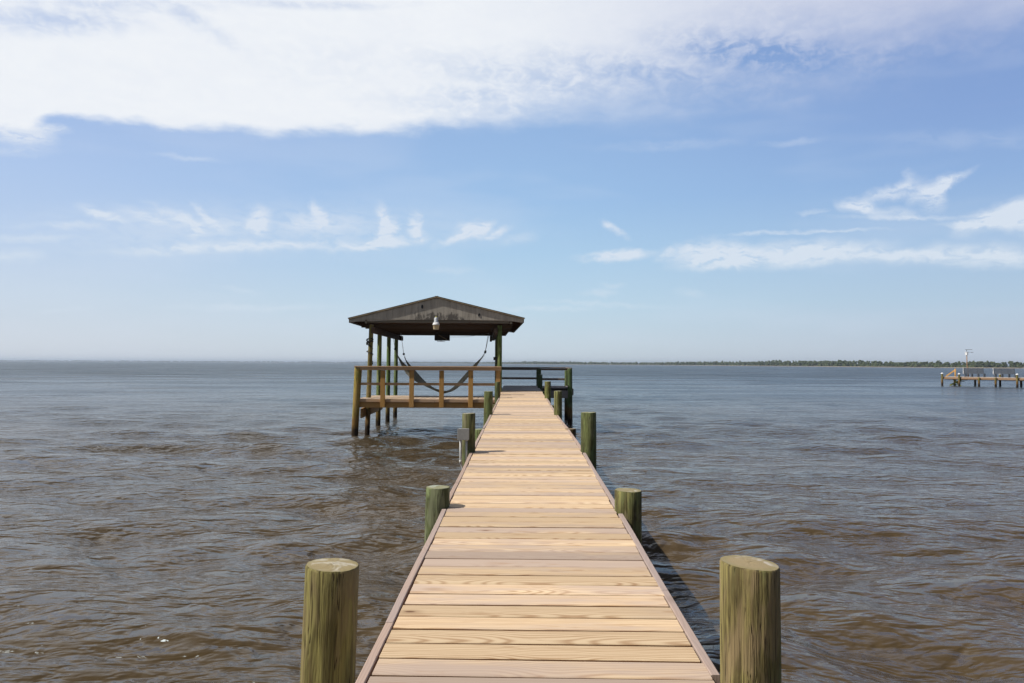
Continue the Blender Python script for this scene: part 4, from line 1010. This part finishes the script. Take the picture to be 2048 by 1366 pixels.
# ------------------------------------------------------------------ far shore
SH = [(900, 430), (640, 520), (480, 585), (402, 655), (372, 760), (352, 930), (322, 1120), (237, 1391), (134, 1560), (8, 1950), (-190, 3000), (-700, 4200), (-1080, 4600), (-2050, 4700), (-3440, 4800), (-4900, 4600), (-6500, 4300)]
def resample(P, step):
    out = [P[0]]
    for a, b in zip(P[:-1], P[1:]):
        L = hypot(b[0] - a[0], b[1] - a[1]); n = max(1, int(L / step))
        for i in range(1, n + 1):
            t = i / n; out.append((a[0] + (b[0] - a[0]) * t, a[1] + (b[1] - a[1]) * t))
    return out
pts = resample(SH, 25)
vs = []; fs = []
for i, (x, y) in enumerate(pts):
    a = pts[max(i - 1, 0)]; b = pts[min(i + 1, len(pts) - 1)]
    tx, ty = b[0] - a[0], b[1] - a[1]; L = hypot(tx, ty); nx, ny = ty / L, -tx / L          # pointing away from the camera
    if nx * x + ny * y < 0: nx, ny = -nx, -ny
    w = 3 * sin(i * 1.7) + 2 * sin(i * 0.61)
    for (dist, z) in ((w - 3, -0.6), (w, 0.12), (w + 5, 0.55), (w + 40, 1.0), (w + 500, 1.5)):
        vs.append((x + nx * dist, y + ny * dist, z))
for i in range(len(pts) - 1):
    for k_ in range(4):
        a = i * 5 + k_; fs.append((a, a + 1, a + 6, a + 5))
me = bpy.data.meshes.new('shore'); me.from_pydata(vs, [], fs); o = bpy.data.objects.new('shore', me); COL.objects.link(o); tag(o, kind='structure')
m_, g_, b_ = mat('sand_and_scrub')
Pz = g_.sep(g_.new('ShaderNodeNewGeometry').outputs['Position'])[2]
nz_ = g_.noise(g_.new('ShaderNodeNewGeometry').outputs['Position'], 0.05, 3, 0.6)
g_.put(b_.inputs['Base Color'], g_.mix(g_.ss(g_.m('ADD', Pz, g_.m('MULTIPLY', nz_, 0.5)), 0.6, 1.0), (0.27, 0.23, 0.17), (0.04, 0.05, 0.022)))
b_.inputs['Roughness'].default_value = 0.95; me.materials.append(m_)

# wood of pines along the far shore: thousands of lumpy crowns with trunks, too many to count
import bmesh
bm = bmesh.new(); bmesh.ops.create_icosphere(bm, subdivisions=2, radius=1.0); IV = np.array([v.co[:] for v in bm.verts]); IF = np.array([[v.index for v in f.verts] for f in bm.faces]); bm.free()
V_all = []; F_all = []; T_all = []; MI = []; base = 0
r = np.random.RandomState(3)
def lump(c, rx, rz, tone):
    global base
    v = IV.copy()
    v *= (1 + 0.38 * r.uniform(-1, 1, len(v)))[:, None]
    v = v * np.array([rx, rx, rz]) + np.array(c)
    V_all.append(v); F_all.append(IF + base); T_all.append(np.full(len(v), tone)); MI.append(np.zeros(len(IF), int)); base += len(v)
def trunk(c, h, w):
    global base
    x, y, z = c; q = np.array([(x - w, y - w, z), (x + w, y - w, z), (x + w, y + w, z), (x - w, y + w, z), (x - w * .5, y - w * .5, z + h), (x + w * .5, y - w * .5, z + h), (x + w * .5, y + w * .5, z + h), (x - w * .5, y + w * .5, z + h)])
    f = np.array([(0, 1, 5), (0, 5, 4), (1, 2, 6), (1, 6, 5), (2, 3, 7), (2, 7, 6), (3, 0, 4), (3, 4, 7)])
    V_all.append(q); F_all.append(f + base); T_all.append(np.full(8, 0.5)); MI.append(np.ones(8, int)); base += 8
tp = []
for a, b in zip(SH[:-1], SH[1:]):
    L = hypot(b[0] - a[0], b[1] - a[1]); D = hypot((a[0] + b[0]) / 2, (a[1] + b[1]) / 2)
    if b[0] < -5200: continue
    step = 0.85 * max(1.0, D / 1000); n = int(L / step)
    tx, ty = (b[0] - a[0]) / L, (b[1] - a[1]) / L; nx, ny = ty, -tx
    if nx * a[0] + ny * a[1] < 0: nx, ny = -nx, -ny
    for i in range(n):
        t = -0.04 + 1.08 * (i + r.uniform()) / n; dist = 7 + 26 * r.uniform() ** 1.5 * max(1, D / 1500)
        x = a[0] + (b[0] - a[0]) * t + nx * dist; y = a[1] + (b[1] - a[1]) * t + ny * dist
        tp.append((x, y, D, dist))
for (x, y, D, dist) in tp:
    big = max(1.0, D / 1700)
    env = 0.86 + 0.14 * sin(x * 0.021 + y * 0.013) + 0.07 * sin(x * 0.09 + y * 0.05)
    far_cut = 1.0 if D < 1900 else 0.85
    H = r.uniform(5.3, 6.8) * env * far_cut * (1.0 if D < 2600 else 1.2)
    if dist < 12: H *= 0.72
    if r.uniform() < 0.05: H *= 1.22
    R = r.uniform(1.0, 1.9) * big; tone = r.uniform()
    zb = 0.7 + H * r.uniform(0.15, 0.42) if D < 2000 else 0.8
    trunk((x, y, 0.5), H * 0.8, 0.13 * big)
    nl = 4 if D < 1200 else 2
    for k_ in range(nl):
        zc = zb + (0.7 + H - zb) * (k_ + 0.5) / nl
        lump((x + r.uniform(-.5, .5) * R, y + r.uniform(-.5, .5) * R, zc), R * r.uniform(0.7, 1.1) * (1.0 - 0.25 * k_ / nl), (H - zb + 0.7) / nl * 0.72, tone)
    if r.uniform() < 0.8: lump((x + r.uniform(-2, 2), y - r.uniform(0, 2), 1.3), r.uniform(1.0, 2.0) * big, r.uniform(0.8, 1.8), r.uniform())
V_ = np.concatenate(V_all).astype(np.float32); F_ = np.concatenate(F_all).astype(np.int32); T_ = np.concatenate(T_all).astype(np.float32); MI_ = np.concatenate(MI).astype(np.int32)
me = bpy.data.meshes.new('far_wood'); me.vertices.add(len(V_)); me.vertices.foreach_set('co', V_.ravel())
me.loops.add(len(F_) * 3); me.loops.foreach_set('vertex_index', F_.ravel()); me.polygons.add(len(F_))
me.polygons.foreach_set('loop_start', np.arange(len(F_), dtype=np.int32) * 3); me.polygons.foreach_set('loop_total', np.full(len(F_), 3, np.int32))
me.polygons.foreach_set('material_index', MI_)
at_ = me.attributes.new('tone', 'FLOAT', 'POINT'); at_.data.foreach_set('value', T_); me.update()
m_, g_, b_ = mat('pine_foliage')
to = g_.attr('tone', 'Fac'); P_ = g_.new('ShaderNodeNewGeometry').outputs['Position']
c_ = g_.mix(to, (0.060, 0.078, 0.032), (0.105, 0.122, 0.055)); c_ = g_.mix(g_.ss(g_.noise(P_, 0.7, 3, 0.7), 0.35, 0.7), c_, (0.035, 0.055, 0.02))
g_.put(b_.inputs['Base Color'], c_); b_.inputs['Roughness'].default_value = 0.9; b_.inputs['Specular IOR Level'].default_value = 0.1
me.materials.append(m_); me.materials.append(plain('pine_bark', (0.20, 0.15, 0.11), 0.9))
o = bpy.data.objects.new('far_wood', me); COL.objects.link(o)
tag(o, 'dark green woods lining the far shore along the horizon', 'woods', kind='stuff')

# ------------------------------------------------------------------ haze
bm = bmesh.new(); bmesh.ops.create_cube(bm, size=1.0)
for v in bm.verts: v.co = ((14000 if v.co.x > 0 else -14000), (13000 if v.co.y > 0 else -6000), (24.0 if v.co.z > 0 else -2.5))
me = bpy.data.meshes.new('haze'); bm.to_mesh(me); bm.free(); o = bpy.data.objects.new('haze', me); COL.objects.link(o)
tag(o, kind='stuff'); o['label'] = 'thin pale haze over the bay'; o['category'] = 'haze'
mh = bpy.data.materials.new('haze_air'); mh.use_nodes = True; nt = mh.node_tree; nt.nodes.clear()
vo_ = nt.nodes.new('ShaderNodeVolumePrincipled'); ou = nt.nodes.new('ShaderNodeOutputMaterial'); nt.links.new(vo_.outputs[0], ou.inputs['Volume'])
vo_.inputs['Color'].default_value = (0.72, 0.84, 1.0, 1); vo_.inputs['Density'].default_value = 0.00019; vo_.inputs['Anisotropy'].default_value = 0.2
me.materials.append(mh)


# ------------------------------------------------------------------ render settings
SC.view_settings.view_transform = 'Standard'; SC.view_settings.look = 'None'
SC.view_settings.exposure = 0; SC.view_settings.gamma = 1
SC.render.engine = 'CYCLES'
SC.cycles.max_bounces = 6; SC.cycles.use_denoising = True
SC.cycles.volume_bounces = 0
SC.cycles.sample_clamp_direct = 1.3; SC.cycles.sample_clamp_indirect = 4
